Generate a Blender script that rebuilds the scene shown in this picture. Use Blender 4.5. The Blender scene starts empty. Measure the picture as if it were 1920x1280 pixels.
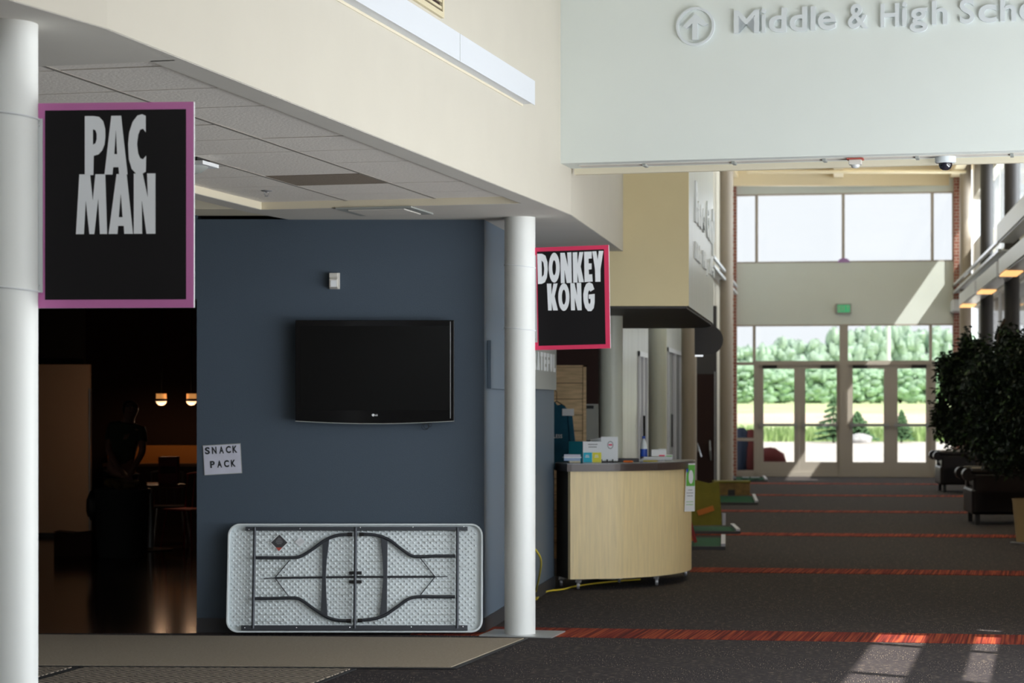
import bpy, math, random
from mathutils import Vector, Matrix
random.seed(7)
sc = bpy.context.scene
col = sc.collection
F, H, CX, HY = 4000.0, 1.64, 960.0, 762.0     # lens in pixels, eye height, centre column, horizon row of the 1920x1280 frame
# ------------------------------------------------------------------ camera, sky, sun, lights, exposure
cam = bpy.data.cameras.new('camera'); co = bpy.data.objects.new('camera', cam); col.objects.link(co)
cam.lens = 75.0; cam.sensor_width = 36.0; cam.sensor_fit = 'HORIZONTAL'
cam.shift_y = (HY - 640) / 1920.0
cam.clip_start = 0.1; cam.clip_end = 2000
cam.dof.use_dof = True; cam.dof.focus_distance = 11.0; cam.dof.aperture_fstop = 4.8
co.location = (0, 0, H); co.rotation_euler = (math.pi/2, 0, 0)
sc.camera = co
sc.view_settings.view_transform = 'Standard'; sc.view_settings.look = 'None'
sc.view_settings.exposure = 0.0; sc.view_settings.gamma = 1.0; sc.view_settings.use_curve_mapping = False
w = bpy.data.worlds.new('sky'); sc.world = w; w.use_nodes = True
bg = w.node_tree.nodes['Background']; bg.inputs[0].default_value = (0.90, 0.95, 1.0, 1); bg.inputs[1].default_value = 2.6
sd = Vector((-0.78, 0.62, -1.25)).normalized()
sl = bpy.data.lights.new('sun', 'SUN'); sl.energy = 11.0; sl.angle = 0.009; sl.color = (1.0, 0.95, 0.86)
so = bpy.data.objects.new('sun', sl); col.objects.link(so); so.rotation_euler = sd.to_track_quat('-Z', 'Y').to_euler()
def area(name, loc, direction, sx, sy, power, color=(0.90, 0.95, 1.0), spread=math.pi):
    l = bpy.data.lights.new(name, 'AREA'); l.shape = 'RECTANGLE'; l.size = sx; l.size_y = sy; l.energy = power; l.color = color; l.spread = spread
    o = bpy.data.objects.new(name, l); col.objects.link(o); o.location = loc
    o.rotation_euler = Vector(direction).to_track_quat('-Z', 'Y').to_euler(); o.visible_camera = False
    return o
# daylight coming in through the window wall on the right and the corridor windows, plus two added fills
area('daylight_right', (5.3, 11.2, 2.5), (-.969, .247, -0.02), 5.8, 4.2, 185)
area('ceiling_fill', (5.75, 10.2, .25), (-.9, .23, .55), 8.0, 1.6, 640, (.93, .97, 1.0))  # added upward fill outside the right windows, brightens the ceiling
area('header_fill', (0.6, -2.9, 5.3), (0.0, 1, -0.12), 7.0, 2.2, 200)  # added fill at an unseen high opening, lights the header wall
area('daylight_corridor', (10.05, 43.0, 2.4), (-1, .15, 0.1), 12.0, 2.6, 80)
area('daylight_doors', (7.9, 50.35, 2.0), (-.15, -1, 0.05), 4.4, 3.4, 60, (0.95, 1.0, 0.97))
area('daylight_clerestory', (7.9, 50.5, 5.8), (-.15, -1, -0.05), 4.6, 1.5, 120)
area('daylight_upper', (.15*33+3.75, 33.0, 5.5), (-1, .15, 0.45), 30.0, 2.0, 1500, (0.90, 0.95, 1.0), 2.0)
cy = sc.cycles
cy.max_bounces = 8; cy.diffuse_bounces = 5; cy.glossy_bounces = 3; cy.transmission_bounces = 4; cy.transparent_max_bounces = 16
cy.caustics_reflective = False; cy.caustics_refractive = False; cy.sample_clamp_indirect = 4.0
cy.use_denoising = True
# ------------------------------------------------------------------ materials
M = {}
def lin(c):
    c = c/255.0
    return c/12.92 if c <= .04045 else ((c+.055)/1.055)**2.4
def mat(name, rgb, rough=.6, metal=0, spec=.4, noise=0, nscale=20, bump=0, emit=0, stretch=None):
    m = bpy.data.materials.new(name); m.use_nodes = True; nt = m.node_tree; b = nt.nodes['Principled BSDF']
    c = tuple(rgb) + (1,)
    b.inputs['Base Color'].default_value = c; b.inputs['Roughness'].default_value = rough
    b.inputs['Metallic'].default_value = metal; b.inputs['Specular IOR Level'].default_value = spec
    if noise or bump:
        tc = nt.nodes.new('ShaderNodeTexCoord'); n = nt.nodes.new('ShaderNodeTexNoise'); n.inputs['Scale'].default_value = nscale; n.inputs['Detail'].default_value = 4
        src = tc.outputs['Object']
        if stretch:
            mp = nt.nodes.new('ShaderNodeMapping'); mp.inputs['Scale'].default_value = stretch; nt.links.new(src, mp.inputs[0]); src = mp.outputs[0]
        nt.links.new(src, n.inputs['Vector'])
        if noise:
            r = nt.nodes.new('ShaderNodeValToRGB'); r.color_ramp.elements[0].position = .3; r.color_ramp.elements[1].position = .7
            r.color_ramp.elements[0].color = tuple(x*(1-noise) for x in rgb) + (1,); r.color_ramp.elements[1].color = tuple(min(1, x*(1+noise)) for x in rgb) + (1,)
            nt.links.new(n.outputs['Fac'], r.inputs[0]); nt.links.new(r.outputs[0], b.inputs['Base Color'])
        if bump:
            bp = nt.nodes.new('ShaderNodeBump'); bp.inputs['Strength'].default_value = bump; bp.inputs['Distance'].default_value = .01
            nt.links.new(n.outputs['Fac'], bp.inputs['Height']); nt.links.new(bp.outputs[0], b.inputs['Normal'])
    if emit:
        b.inputs['Emission Color'].default_value = c; b.inputs['Emission Strength'].default_value = emit
    M[name] = m; return m
mat('cream', (.53, .50, .43), .7, noise=.015, nscale=3)
mat('header_white', (.70, .75, .725), .65, noise=.01, nscale=3)
mat('letter_white', (.66, .71, .74), .4)
mat('soffit', (.66, .64, .59), .8, noise=.03, nscale=2)
mat('tile', (.88, .84, .78), .9, noise=.05, nscale=60, bump=.25)
mat('grid', (.30, .28, .25), .6)
mat('lip', (.76, .70, .55), .6)
mat('yellow_wall', (.70, .60, .36), .7, noise=.015, nscale=3)
mat('column', (.80, .82, .80), .45, noise=.01, nscale=4, bump=.03)
mat('column_green', (.50, .52, .44), .4)
mat('column_dark', (.032, .028, .027), .5)
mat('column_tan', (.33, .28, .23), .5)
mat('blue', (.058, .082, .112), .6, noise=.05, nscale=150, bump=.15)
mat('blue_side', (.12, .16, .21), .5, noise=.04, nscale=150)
mat('base_dark', (.045, .045, .05), .5)
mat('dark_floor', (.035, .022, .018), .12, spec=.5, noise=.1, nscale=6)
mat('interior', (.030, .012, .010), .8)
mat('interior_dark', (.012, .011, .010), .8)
mat('beige_panel', (.60, .44, .32), .6)
mat('counter_glow', (.55, .22, .05), .5)
mat('white', (.80, .83, .85), .5)
mat('plastic', (.72, .78, .80), .4, noise=.03, nscale=30)
mat('steel_dark', (.05, .055, .065), .35, metal=.4)
mat('black', (.012, .011, .012), .4)
mat('sign_black', (.011, .010, .011), .6, spec=.15)
mat('sign_purple', (.60, .18, .45), .45)
mat('sign_red', (.75, .045, .13), .45)
mat('sign_letter', (.88, .91, .95), .5)
mat('alu', (.62, .64, .65), .35, metal=.6)
mat('chrome', (.75, .76, .78), .15, metal=1)
mat('screen', (.006, .006, .006), .25, spec=.12)
mat('bezel', (.005, .005, .006), .1, spec=.25)
mat('sensor', (.62, .60, .55), .4)
mat('mat_brown', (.34, .285, .22), .95, noise=.25, nscale=260, bump=.3, stretch=(.25, 1, 1))
mat('mat_edge', (.03, .03, .032), .6)
mat('grey_shade', (.36, .38, .36), .6)
mat('laminate', (.90, .72, .40), .45, noise=.07, nscale=9, stretch=(6, 6, .35))
mat('laminate_dark', (.075, .058, .042), .5)
mat('counter_top', (.075, .055, .05), .35)
mat('counter_surface', (.16, .16, .17), .25)
mat('pine', (.62, .45, .25), .6, noise=.22, nscale=5, stretch=(1, 1, 7))
mat('shirt_teal', (.012, .085, .14), .9, noise=.15, nscale=14)
mat('teal', (.01, .16, .20), .5)
mat('cyan', (.01, .42, .58), .5)
mat('yellow', (.72, .68, .05), .5)
mat('blue_label', (.02, .08, .45), .4)
mat('bottle_plastic', (.70, .76, .80), .12, spec=.6)
mat('paper', (.76, .78, .80), .7)
mat('paper_lilac', (.55, .56, .66), .5, noise=.05, nscale=12)
mat('paper_blue', (.35, .47, .68), .7)
mat('paper_cream', (.72, .66, .48), .7)
mat('green_flyer', (.12, .42, .06), .6)
mat('orange', (.75, .18, .03), .5)
mat('ink', (.02, .025, .03), .6)
mat('grey_ink', (.30, .31, .33), .6)
mat('cable_yellow', (.75, .60, .06), .4)
mat('cable_black', (.01, .01, .01), .4)
mat('turf', (.004, .075, .035), .9, noise=.3, nscale=60)
mat('streak_wall', (.24, .24, .21), .3, noise=.35, nscale=2.2, stretch=(5, 5, .12))  # reflected streaks painted into the colour of the glossy corridor wall
mat('golf_yellow', (.20, .175, .015), .7, noise=.1, nscale=6)
mat('golf_red', (.30, .02, .02), .6)
mat('golf_orange', (.55, .17, .02), .6)
mat('golf_brown', (.20, .12, .04), .7, noise=.3, nscale=8)
mat('leather', (.007, .004, .004), .32, spec=.35)
mat('leaf', (.008, .016, .007), .6)
mat('leaf_light', (.035, .065, .018), .6)
mat('bark', (.05, .035, .025), .9)
mat('pot', (.36, .24, .11), .6)
mat('frame_white', (.55, .55, .53), .4, metal=.1)
mat('frame_tan', (.42, .38, .34), .5)
mat('beam', (.80, .69, .48), .6)
mat('shelf_white', (.64, .67, .72), .4)
mat('shelf_edge', (.40, .40, .42), .3, metal=.5)
mat('orange_wall', (.40, .24, .10), .6)
mat('lamp_warm', (1.0, .55, .20), .5, emit=1.2)
mat('lamp_pendant', (1.0, .62, .35), .5, emit=1.5)
mat('lamp_under', (1.0, .42, .12), .5, emit=.5)
mat('exit_green', (.05, .50, .22), .5, emit=.35)
mat('camera_dome', (.02, .02, .03), .05, spec=.9)
mat('red_plastic', (.45, .08, .06), .4)
mat('lens_clear', (.6, .62, .62), .1, spec=.8)
mat('glossy_wall', (.44, .45, .41), .30, noise=.10, nscale=3, stretch=(6, 6, .15))  # vertical streak reflections painted into the grey
mat('vent_brown', (.30, .25, .20), .7, noise=.25, nscale=180)
mat('louver', (.62, .55, .38), .5)
mat('bin_grey', (.05, .055, .06), .5)
mat('cardboard', (.05, .018, .012), .8)
mat('redbox', (.16, .015, .015), .6)
mat('skin', (.30, .16, .12), .6)
mat('hair', (.02, .010, .006), .7)
mat('shirt_olive', (.05, .065, .05), .9)
mat('trousers', (.012, .014, .024), .9)
mat('wood_top', (.20, .10, .045), .4)
mat('concrete', (.62, .58, .53), .9, noise=.04, nscale=1)
mat('soil', (.78, .62, .50), .95, noise=.12, nscale=.1)
mat('field', (.58, .68, .36), .95, noise=.22, nscale=.12)
mat('tall_grass', (.34, .48, .20), .95, noise=.3, nscale=4)
mat('tree_green', (.36, .53, .37), .95, noise=.35, nscale=.9)
mat('tree_haze', (.42, .56, .46), .95, noise=.30, nscale=.9)  # haze of the distance put into this paler green
mat('spruce', (.10, .20, .09), .9, noise=.2, nscale=5)
mat('rock', (.55, .55, .56), .8, noise=.3, nscale=4)
mat('bag_red', (.14, .02, .018), .8); mat('bag_blue', (.02, .035, .07), .8)
mat('purple', (.42, .25, .55), .5)
mat('sun_block_grey', (.35, .34, .33), .9)

def glass(name, tint, refl=1.0):
    m = bpy.data.materials.new(name); m.use_nodes = True; nt = m.node_tree
    for n in list(nt.nodes): nt.nodes.remove(n)
    o = nt.nodes.new('ShaderNodeOutputMaterial'); t = nt.nodes.new('ShaderNodeBsdfTransparent'); g = nt.nodes.new('ShaderNodeBsdfGlossy')
    t.inputs[0].default_value = tint + (1,); g.inputs['Roughness'].default_value = .03; g.inputs[0].default_value = (.8, .8, .8, 1)
    fr = nt.nodes.new('ShaderNodeLayerWeight'); pw_ = nt.nodes.new('ShaderNodeMath'); pw_.operation = 'POWER'; pw_.inputs[1].default_value = 5; ma = nt.nodes.new('ShaderNodeMath'); ma.operation = 'MULTIPLY_ADD'; ma.inputs[1].default_value = .6; ma.inputs[2].default_value = .03
    nt.links.new(fr.outputs['Facing'], pw_.inputs[0]); nt.links.new(pw_.outputs[0], ma.inputs[0])
    mx = nt.nodes.new('ShaderNodeMixShader'); nt.links.new(ma.outputs[0], mx.inputs[0]); nt.links.new(t.outputs[0], mx.inputs[1]); nt.links.new(g.outputs[0], mx.inputs[2]); nt.links.new(mx.outputs[0], o.inputs[0])
    M[name] = m
glass('glass', (.635, .635, .635)); glass('glass_clear', (.88, .90, .90)); glass('glass_dark', (.3, .3, .3))

def carpet():
    m = bpy.data.materials.new('carpet'); m.use_nodes = True; nt = m.node_tree; b = nt.nodes['Principled BSDF']; N = nt.nodes.new; L = nt.links.new
    b.inputs['Roughness'].default_value = .95; b.inputs['Specular IOR Level'].default_value = .15
    tc = N('ShaderNodeTexCoord')
    rot = N('ShaderNodeMapping'); rot.inputs['Rotation'].default_value = (0, 0, .148); L(tc.outputs['Object'], rot.inputs[0])
    fl = []
    for scl in ((18, 170, 1), (170, 18, 1)):
        mp = N('ShaderNodeMapping'); mp.inputs['Scale'].default_value = scl; L(rot.outputs[0], mp.inputs[0])
        n = N('ShaderNodeTexNoise'); n.inputs['Scale'].default_value = 1; n.inputs['Detail'].default_value = 1; L(mp.outputs[0], n.inputs['Vector']); fl.append(n)
    ck = N('ShaderNodeTexChecker'); ck.inputs['Scale'].default_value = 1/.61; L(rot.outputs[0], ck.inputs['Vector'])
    mx = N('ShaderNodeMix'); mx.data_type = 'FLOAT'; L(ck.outputs['Fac'], mx.inputs[0]); L(fl[0].outputs['Fac'], mx.inputs[2]); L(fl[1].outputs['Fac'], mx.inputs[3])
    r = N('ShaderNodeValToRGB'); e = r.color_ramp.elements
    e[0].position = .30; e[0].color = (.020, .017, .019, 1); e[1].position = .56; e[1].color = (.050, .043, .046, 1)
    e2 = r.color_ramp.elements.new(.71); e2.color = (.42, .34, .24, 1); e3 = r.color_ramp.elements.new(.66); e3.color = (.046, .040, .046, 1)
    L(mx.outputs[0], r.inputs[0]); L(r.outputs[0], b.inputs['Base Color'])
    M['carpet'] = m
carpet()
def stripes(name, c1, c2, c3, scale, direction):
    m = bpy.data.materials.new(name); m.use_nodes = True; nt = m.node_tree; b = nt.nodes['Principled BSDF']; N = nt.nodes.new; L = nt.links.new
    b.inputs['Roughness'].default_value = .95; b.inputs['Specular IOR Level'].default_value = .15
    tc = N('ShaderNodeTexCoord'); rt = N('ShaderNodeMapping'); rt.inputs['Rotation'].default_value = (0, 0, .246); L(tc.outputs['Object'], rt.inputs[0])
    mp = N('ShaderNodeMapping'); mp.inputs['Scale'].default_value = direction; L(rt.outputs[0], mp.inputs[0])
    n = N('ShaderNodeTexNoise'); n.inputs['Scale'].default_value = scale; n.inputs['Detail'].default_value = 2; L(mp.outputs[0], n.inputs['Vector'])
    r = N('ShaderNodeValToRGB'); e = r.color_ramp.elements; e[0].position = .34; e[0].color = c1 + (1,); e[1].position = .66; e[1].color = c3 + (1,)
    q = e.new(.5); q.color = c2 + (1,)
    L(n.outputs['Fac'], r.inputs[0]); L(r.outputs[0], b.inputs['Base Color']); M[name] = m
stripes('carpet_red', (.07, .012, .011), (.20, .026, .018), (.38, .085, .032), 70, (1, .012, 1))
def brickmat():
    m = bpy.data.materials.new('brick'); m.use_nodes = True; nt = m.node_tree; b = nt.nodes['Principled BSDF']; b.inputs['Roughness'].default_value = .9
    tc = nt.nodes.new('ShaderNodeTexCoord'); sp = nt.nodes.new('ShaderNodeSeparateXYZ'); cb = nt.nodes.new('ShaderNodeCombineXYZ'); ad = nt.nodes.new('ShaderNodeMath')
    t = nt.nodes.new('ShaderNodeTexBrick'); nt.links.new(tc.outputs['Object'], sp.inputs[0]); nt.links.new(sp.outputs[0], ad.inputs[0]); nt.links.new(sp.outputs[1], ad.inputs[1])
    nt.links.new(ad.outputs[0], cb.inputs[0]); nt.links.new(sp.outputs[2], cb.inputs[1]); nt.links.new(cb.outputs[0], t.inputs['Vector'])
    t.inputs['Color1'].default_value = (.33, .12, .08, 1); t.inputs['Color2'].default_value = (.25, .08, .06, 1); t.inputs['Mortar'].default_value = (.45, .38, .33, 1)
    t.inputs['Scale'].default_value = 1; t.inputs['Brick Width'].default_value = .21; t.inputs['Row Height'].default_value = .075; t.inputs['Mortar Size'].default_value = .008
    nt.links.new(t.outputs[0], b.inputs['Base Color']); M['brick'] = m
brickmat()
def ribmat():
    m = bpy.data.materials.new('mat_ribbed'); m.use_nodes = True; nt = m.node_tree; b = nt.nodes['Principled BSDF']; b.inputs['Roughness'].default_value = .95
    N = nt.nodes.new; L = nt.links.new
    tc = N('ShaderNodeTexCoord'); ws = []
    for a in (.78, -.78):
        mp = N('ShaderNodeMapping'); mp.inputs['Rotation'].default_value = (0, 0, a); L(tc.outputs['Object'], mp.inputs[0])
        wv = N('ShaderNodeTexWave'); wv.inputs['Scale'].default_value = 7; L(mp.outputs[0], wv.inputs['Vector']); ws.append(wv)
    ck = N('ShaderNodeTexChecker'); ck.inputs['Scale'].default_value = 7; L(tc.outputs['Object'], ck.inputs['Vector'])
    mx = N('ShaderNodeMix'); mx.data_type = 'FLOAT'; L(ck.outputs['Fac'], mx.inputs[0]); L(ws[0].outputs['Fac'], mx.inputs[2]); L(ws[1].outputs['Fac'], mx.inputs[3])
    r = N('ShaderNodeValToRGB'); e = r.color_ramp.elements; e[0].position = .35; e[0].color = (.05, .042, .035, 1); e[1].position = .5; e[1].color = (.36, .30, .235, 1)
    L(mx.outputs[0], r.inputs[0]); L(r.outputs[0], b.inputs['Base Color'])
    bp = N('ShaderNodeBump'); bp.inputs['Strength'].default_value = .5; bp.inputs['Distance'].default_value = .01; L(mx.outputs[0], bp.inputs['Height']); L(bp.outputs[0], b.inputs['Normal'])
    M['mat_ribbed'] = m
ribmat()
# ------------------------------------------------------------------ mesh helpers
class MB:
    def __init__(s): s.v = []; s.f = []
    def add(s, vs, fs):
        n = len(s.v); s.v += [tuple(v) for v in vs]; s.f += [tuple(i+n for i in f) for f in fs]; return s
    def box(s, x0, x1, y0, y1, z0, z1, rot=None, c=None):
        vs = [Vector((x, y, z)) for x in (x0, x1) for y in (y0, y1) for z in (z0, z1)]
        if rot is not None:
            c = Vector(c) if c is not None else Vector(((x0+x1)/2, (y0+y1)/2, (z0+z1)/2))
            vs = [rot @ (v-c) + c for v in vs]
        return s.add(vs, [(0, 1, 3, 2), (4, 6, 7, 5), (0, 4, 5, 1), (2, 3, 7, 6), (0, 2, 6, 4), (1, 5, 7, 3)])
    def prism(s, poly, a, b, axis='z'):
        """extrude a 2D polygon; axis z: poly is (x,y); axis y: poly is (x,z); axis x: poly is (y,z)"""
        n = len(poly)
        def P(p, t): return (p[0], p[1], t) if axis == 'z' else ((p[0], t, p[1]) if axis == 'y' else (t, p[0], p[1]))
        vs = [P(p, a) for p in poly] + [P(p, b) for p in poly]
        fs = [tuple(range(n))[::-1], tuple(range(n, 2*n))] + [(i, (i+1) % n, n+(i+1) % n, n+i) for i in range(n)]
        return s.add(vs, fs)
    def ring(s, outer, inner, a, b, axis='y'):
        n = len(outer)
        def P(p, t): return (p[0], p[1], t) if axis == 'z' else ((p[0], t, p[1]) if axis == 'y' else (t, p[0], p[1]))
        vs = [P(p, a) for p in outer] + [P(p, a) for p in inner] + [P(p, b) for p in outer] + [P(p, b) for p in inner]
        fs = []
        for i in range(n):
            j = (i+1) % n
            fs += [(i, j, n+j, n+i), (2*n+i, 3*n+i, 3*n+j, 2*n+j), (i, 2*n+i, 2*n+j, j), (n+i, n+j, 3*n+j, 3*n+i)]
        return s.add(vs, fs)
    def tube(s, pts, r, seg=8, closed=False):
        pts = [Vector(p) for p in pts]; n = len(pts); base = len(s.v); up = Vector((0, 0, 1))
        rr = r if isinstance(r, (list, tuple)) else [r]*n
        for i, p in enumerate(pts):
            a = pts[(i-1) % n] if (i > 0 or closed) else p; b = pts[(i+1) % n] if (i < n-1 or closed) else p
            t = (b-a).normalized(); u = up if abs(t.dot(up)) < .95 else Vector((1, 0, 0))
            e1 = t.cross(u).normalized(); e2 = t.cross(e1)
            for k in range(seg):
                q = 2*math.pi*k/seg; s.v.append(tuple(p + rr[i]*(math.cos(q)*e1 + math.sin(q)*e2)))
        for i in range(n if closed else n-1):
            j = (i+1) % n
            for k in range(seg):
                l = (k+1) % seg; s.f.append((base+i*seg+k, base+i*seg+l, base+j*seg+l, base+j*seg+k))
        if not closed:
            s.f.append(tuple(base+k for k in range(seg))[::-1]); s.f.append(tuple(base+(n-1)*seg+k for k in range(seg)))
        return s
    def lathe(s, prof, seg=32, c=(0, 0)):
        n = len(prof); base = len(s.v)
        for r, z in prof:
            for k in range(seg):
                q = 2*math.pi*k/seg; s.v.append((c[0]+r*math.cos(q), c[1]+r*math.sin(q), z))
        for i in range(n-1):
            for k in range(seg):
                l = (k+1) % seg; s.f.append((base+i*seg+k, base+i*seg+l, base+(i+1)*seg+l, base+(i+1)*seg+k))
        s.f.append(tuple(base+k for k in range(seg))[::-1]); s.f.append(tuple(base+(n-1)*seg+k for k in range(seg)))
        return s
    def ball(s, c, r, su=10, sv=7, jit=0):
        prof = []; base = len(s.v); rx, ry, rz = r if isinstance(r, (list, tuple)) else (r, r, r)
        for i in range(sv+1):
            th = math.pi*i/sv
            for k in range(su):
                q = 2*math.pi*k/su; j = 1 + (random.random()-.5)*jit
                s.v.append((c[0]+rx*j*math.sin(th)*math.cos(q), c[1]+ry*j*math.sin(th)*math.sin(q), c[2]+rz*j*math.cos(th)))
        for i in range(sv):
            for k in range(su):
                l = (k+1) % su; s.f.append((base+i*su+k, base+(i+1)*su+k, base+(i+1)*su+l, base+i*su+l))
        return s
    def build(s, name, m, parent=None, smooth=False, bevel=0, rot=None):
        me = bpy.data.meshes.new(name); me.from_pydata(s.v, [], s.f); me.validate(); me.update()
        import bmesh
        b = bmesh.new(); b.from_mesh(me); bmesh.ops.recalc_face_normals(b, faces=b.faces); b.to_mesh(me); b.free()
        return link(name, me, m, parent, smooth, bevel)
def link(name, me, m, parent=None, smooth=False, bevel=0):
    o = bpy.data.objects.new(name, me); col.objects.link(o)
    if not me.materials: me.materials.append(M[m])
    if smooth:
        for p in me.polygons: p.use_smooth = True
        me.set_sharp_from_angle(angle=math.radians(40))
    if bevel:
        bv = o.modifiers.new('bevel', 'BEVEL'); bv.width = bevel; bv.segments = 2; bv.limit_method = 'ANGLE'
    if parent: o.parent = parent
    return o
def tag(o, label, cat, group=None, kind=None):
    if label: o['label'] = label
    if cat: o['category'] = cat
    if group: o['group'] = group
    if kind: o['kind'] = kind
    return o
def thing(name, label, cat, loc=(0, 0, 0), rz=0, group=None):
    o = bpy.data.objects.new(name, None); col.objects.link(o); o.empty_display_size = .1
    o.location = loc; o.rotation_euler = (0, 0, rz); return tag(o, label, cat, group)
def struct(o): o['kind'] = 'structure'; return o
def sempty(name, loc=(0, 0, 0), rz=0):
    o = bpy.data.objects.new(name, None); col.objects.link(o); o.location = loc; o.rotation_euler = (0, 0, rz); o['kind'] = 'structure'; return o
def B(*a, **k): return MB().box(*a, **k)
def glyph(ch, x0, x1, z0, z1, y0, depth, m, parent, name='letter', bold=.03, shear=0):
    """one character of the built-in font fitted to a box on a plane facing -y"""
    cu = bpy.data.curves.new('t', 'FONT'); cu.body = ch; cu.size = 1; cu.offset = bold; cu.resolution_u = 5; cu.extrude = .5
    ob = bpy.data.objects.new('t', cu); me = bpy.data.meshes.new_from_object(ob)
    bpy.data.objects.remove(ob); bpy.data.curves.remove(cu)
    xs = [v.co.x for v in me.vertices]; ys = [v.co.y for v in me.vertices]
    if not xs: return None
    ax, bx, ay, by = min(xs), max(xs), min(ys), max(ys)
    for v in me.vertices:
        tx = (v.co.x-ax)/max(1e-6, bx-ax); ty = (v.co.y-ay)/max(1e-6, by-ay)
        v.co = Vector((x0+tx*(x1-x0)+shear*ty, y0-(v.co.z+.5)*max(depth, .0005), z0+ty*(z1-z0)))
    for p_ in me.polygons: p_.use_smooth = False
    me.materials.clear(); me.update()
    return link(name, me, m, parent)
def word(s, x0, z0, h, w, y0, depth, m, parent, bold=.02, name='letter', gap=.22, one=False):
    """letters of equal cell width; returns objects"""
    n = len(s); cw = w/n; out = []
    for i, ch in enumerate(s):
        if ch == ' ': continue
        k = .35 if ch in 'Iil' else 1
        cx = x0+cw*(i+.5); hw = cw*(1-gap)/2*k
        hh = h*(.72 if ch in 'acemnorsuvwxz' else 1)
        out.append(glyph(ch, cx-hw, cx+hw, z0-(h*.25 if ch in 'gpqy' else 0), z0+hh, y0, depth, m, parent, name, bold))
    return out
def join(objs, name):
    objs = [o for o in objs if o]
    import bmesh
    b = bmesh.new()
    for o in objs: b.from_mesh(o.data)
    me = bpy.data.meshes.new(name); b.to_mesh(me); b.free(); me.materials.append(objs[0].data.materials[0]); p = objs[0].parent
    for o in objs: bpy.data.objects.remove(o)
    o = bpy.data.objects.new(name, me); col.objects.link(o); o.parent = p; return o
# ------------------------------------------------------------------ pixel geometry of the photograph turned into places
def G(px, py, z=0):                       # point on a level z
    d = (H-z)*F/(py-HY); return ((px-CX)*d/F, d)
def at(px, py, d): return Vector(((px-CX)*d/F, d, H-(py-HY)*d/F))
class Plane:                              # upright plane, local x along it, local y away from the viewer
    def __init__(s, p, ang): s.p = Vector(p); s.a = ang; s.t = Vector((math.cos(ang), math.sin(ang)))
    def u(s, px):
        k = (px-CX)/F; return (k*s.p.y - s.p.x)/(s.t.x - k*s.t.y)
    def xy(s, px): return s.p + s.t*s.u(px)
    def z(s, px, py): return H-(py-HY)*s.xy(px).y/F
tL = math.atan2(1, .252); dL = Vector((math.cos(tL), math.sin(tL))); nL = Vector((dL.y, -dL.x)); aL = math.atan2(nL.y, nL.x)
tC = math.atan2(1, .15); dC = Vector((math.cos(tC), math.sin(tC))); nC = Vector((dC.y, -dC.x)); aC = math.atan2(nC.y, nC.x)
def C(off, d, z=None):                    # corridor: offset from its axis line, depth
    return (.15*d+off, d) if z is None else (.15*d+off, d, z)
E0, E1, E2, E3 = Vector((-1.674-4.139*.408, 3.0)), Vector((-1.456, 7.673)), Vector((.419, 15.11)), Vector((.983, 18.73))
# ------------------------------------------------------------------ floor
fl = MB().prism([(-9, -4), (12, -4), (13.5, 50.2), (4.4, 51.6), (.0, 30), (-.25, 15.45), (-9, 15.38)], -.1, 0).build('floor', 'carpet'); struct(fl)
def stripe_at(d0, off0, off1):
    p = Vector(C(0, d0)); a = p+nC*off0; b = p+nC*off1; h = dC*.3
    return [tuple(a-h), tuple(b-h), tuple(b+h), tuple(a+h)]
for d0, a, b in ((15.2, -3.0, 4.2), (21.25, -1.4, 4.2), (27.3, -2.8, 4.2), (33.35, -2.8, 4.2), (39.4, -2.8, 4.2), (45.4, -2.2, 4.2)):
    MB().prism(stripe_at(d0, a, b), 0.0, .004).build('carpet_stripe', 'carpet_red', fl)
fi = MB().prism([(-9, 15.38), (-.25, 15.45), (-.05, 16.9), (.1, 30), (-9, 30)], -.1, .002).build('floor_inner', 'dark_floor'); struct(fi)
# mats
c = [G(66-260, 1189), G(990, 1199), G(855, 1255), G(67-260, 1249.5)]
t = thing('entrance_mat', 'plain brown carpet runner with a thin dark edge in front of the folding table', 'mat', (c[2][0], c[2][1], 0))
loc = lambda pts, o: [(p[0]-o[0], p[1]-o[1]) for p in pts]
c = [(-4.6, 15.33), c[1], c[2], (-4.1, 13.45)]
def inset(p, k):
    cx = sum(q[0] for q in p)/len(p); cyy = sum(q[1] for q in p)/len(p)
    out = []
    for q in p:
        v = Vector((cx-q[0], cyy-q[1])); out.append((q[0]+k*(1 if v.x > 0 else -1), q[1]+k*(1 if v.y > 0 else -1)))
    return out
MB().prism(loc(c, G(855, 1255)), .004, .010).build('edging', 'mat_edge', t)
MB().prism(loc(inset(c, .03), G(855, 1255)), .010, .016).build('carpet_pile', 'mat_brown', t)
def ribbed(p, label):
    t = thing('ribbed_mat', label, 'mat', (p[0][0], p[0][1], 0), 0, 'ribbed entrance mats')
    MB().prism(loc(p, p[0]), .003, .008).build('edging', 'mat_edge', t)
    MB().prism(loc(inset(p, .035), p[0]), .008, .014).build('ribbed_surface', 'mat_ribbed', t)
ribbed([(-1.28, 12.0), G(669, 1255.5), G(151, 1252.5), (-3.0, 12.0)], 'brown ribbed entrance mat at the bottom edge between two dark borders')
ribbed([(-3.02, 12.0), G(147, 1252.5), (-4.6, 13.4), (-4.9, 12.0)], 'brown ribbed entrance mat in the bottom left corner beside the near column')
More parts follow.
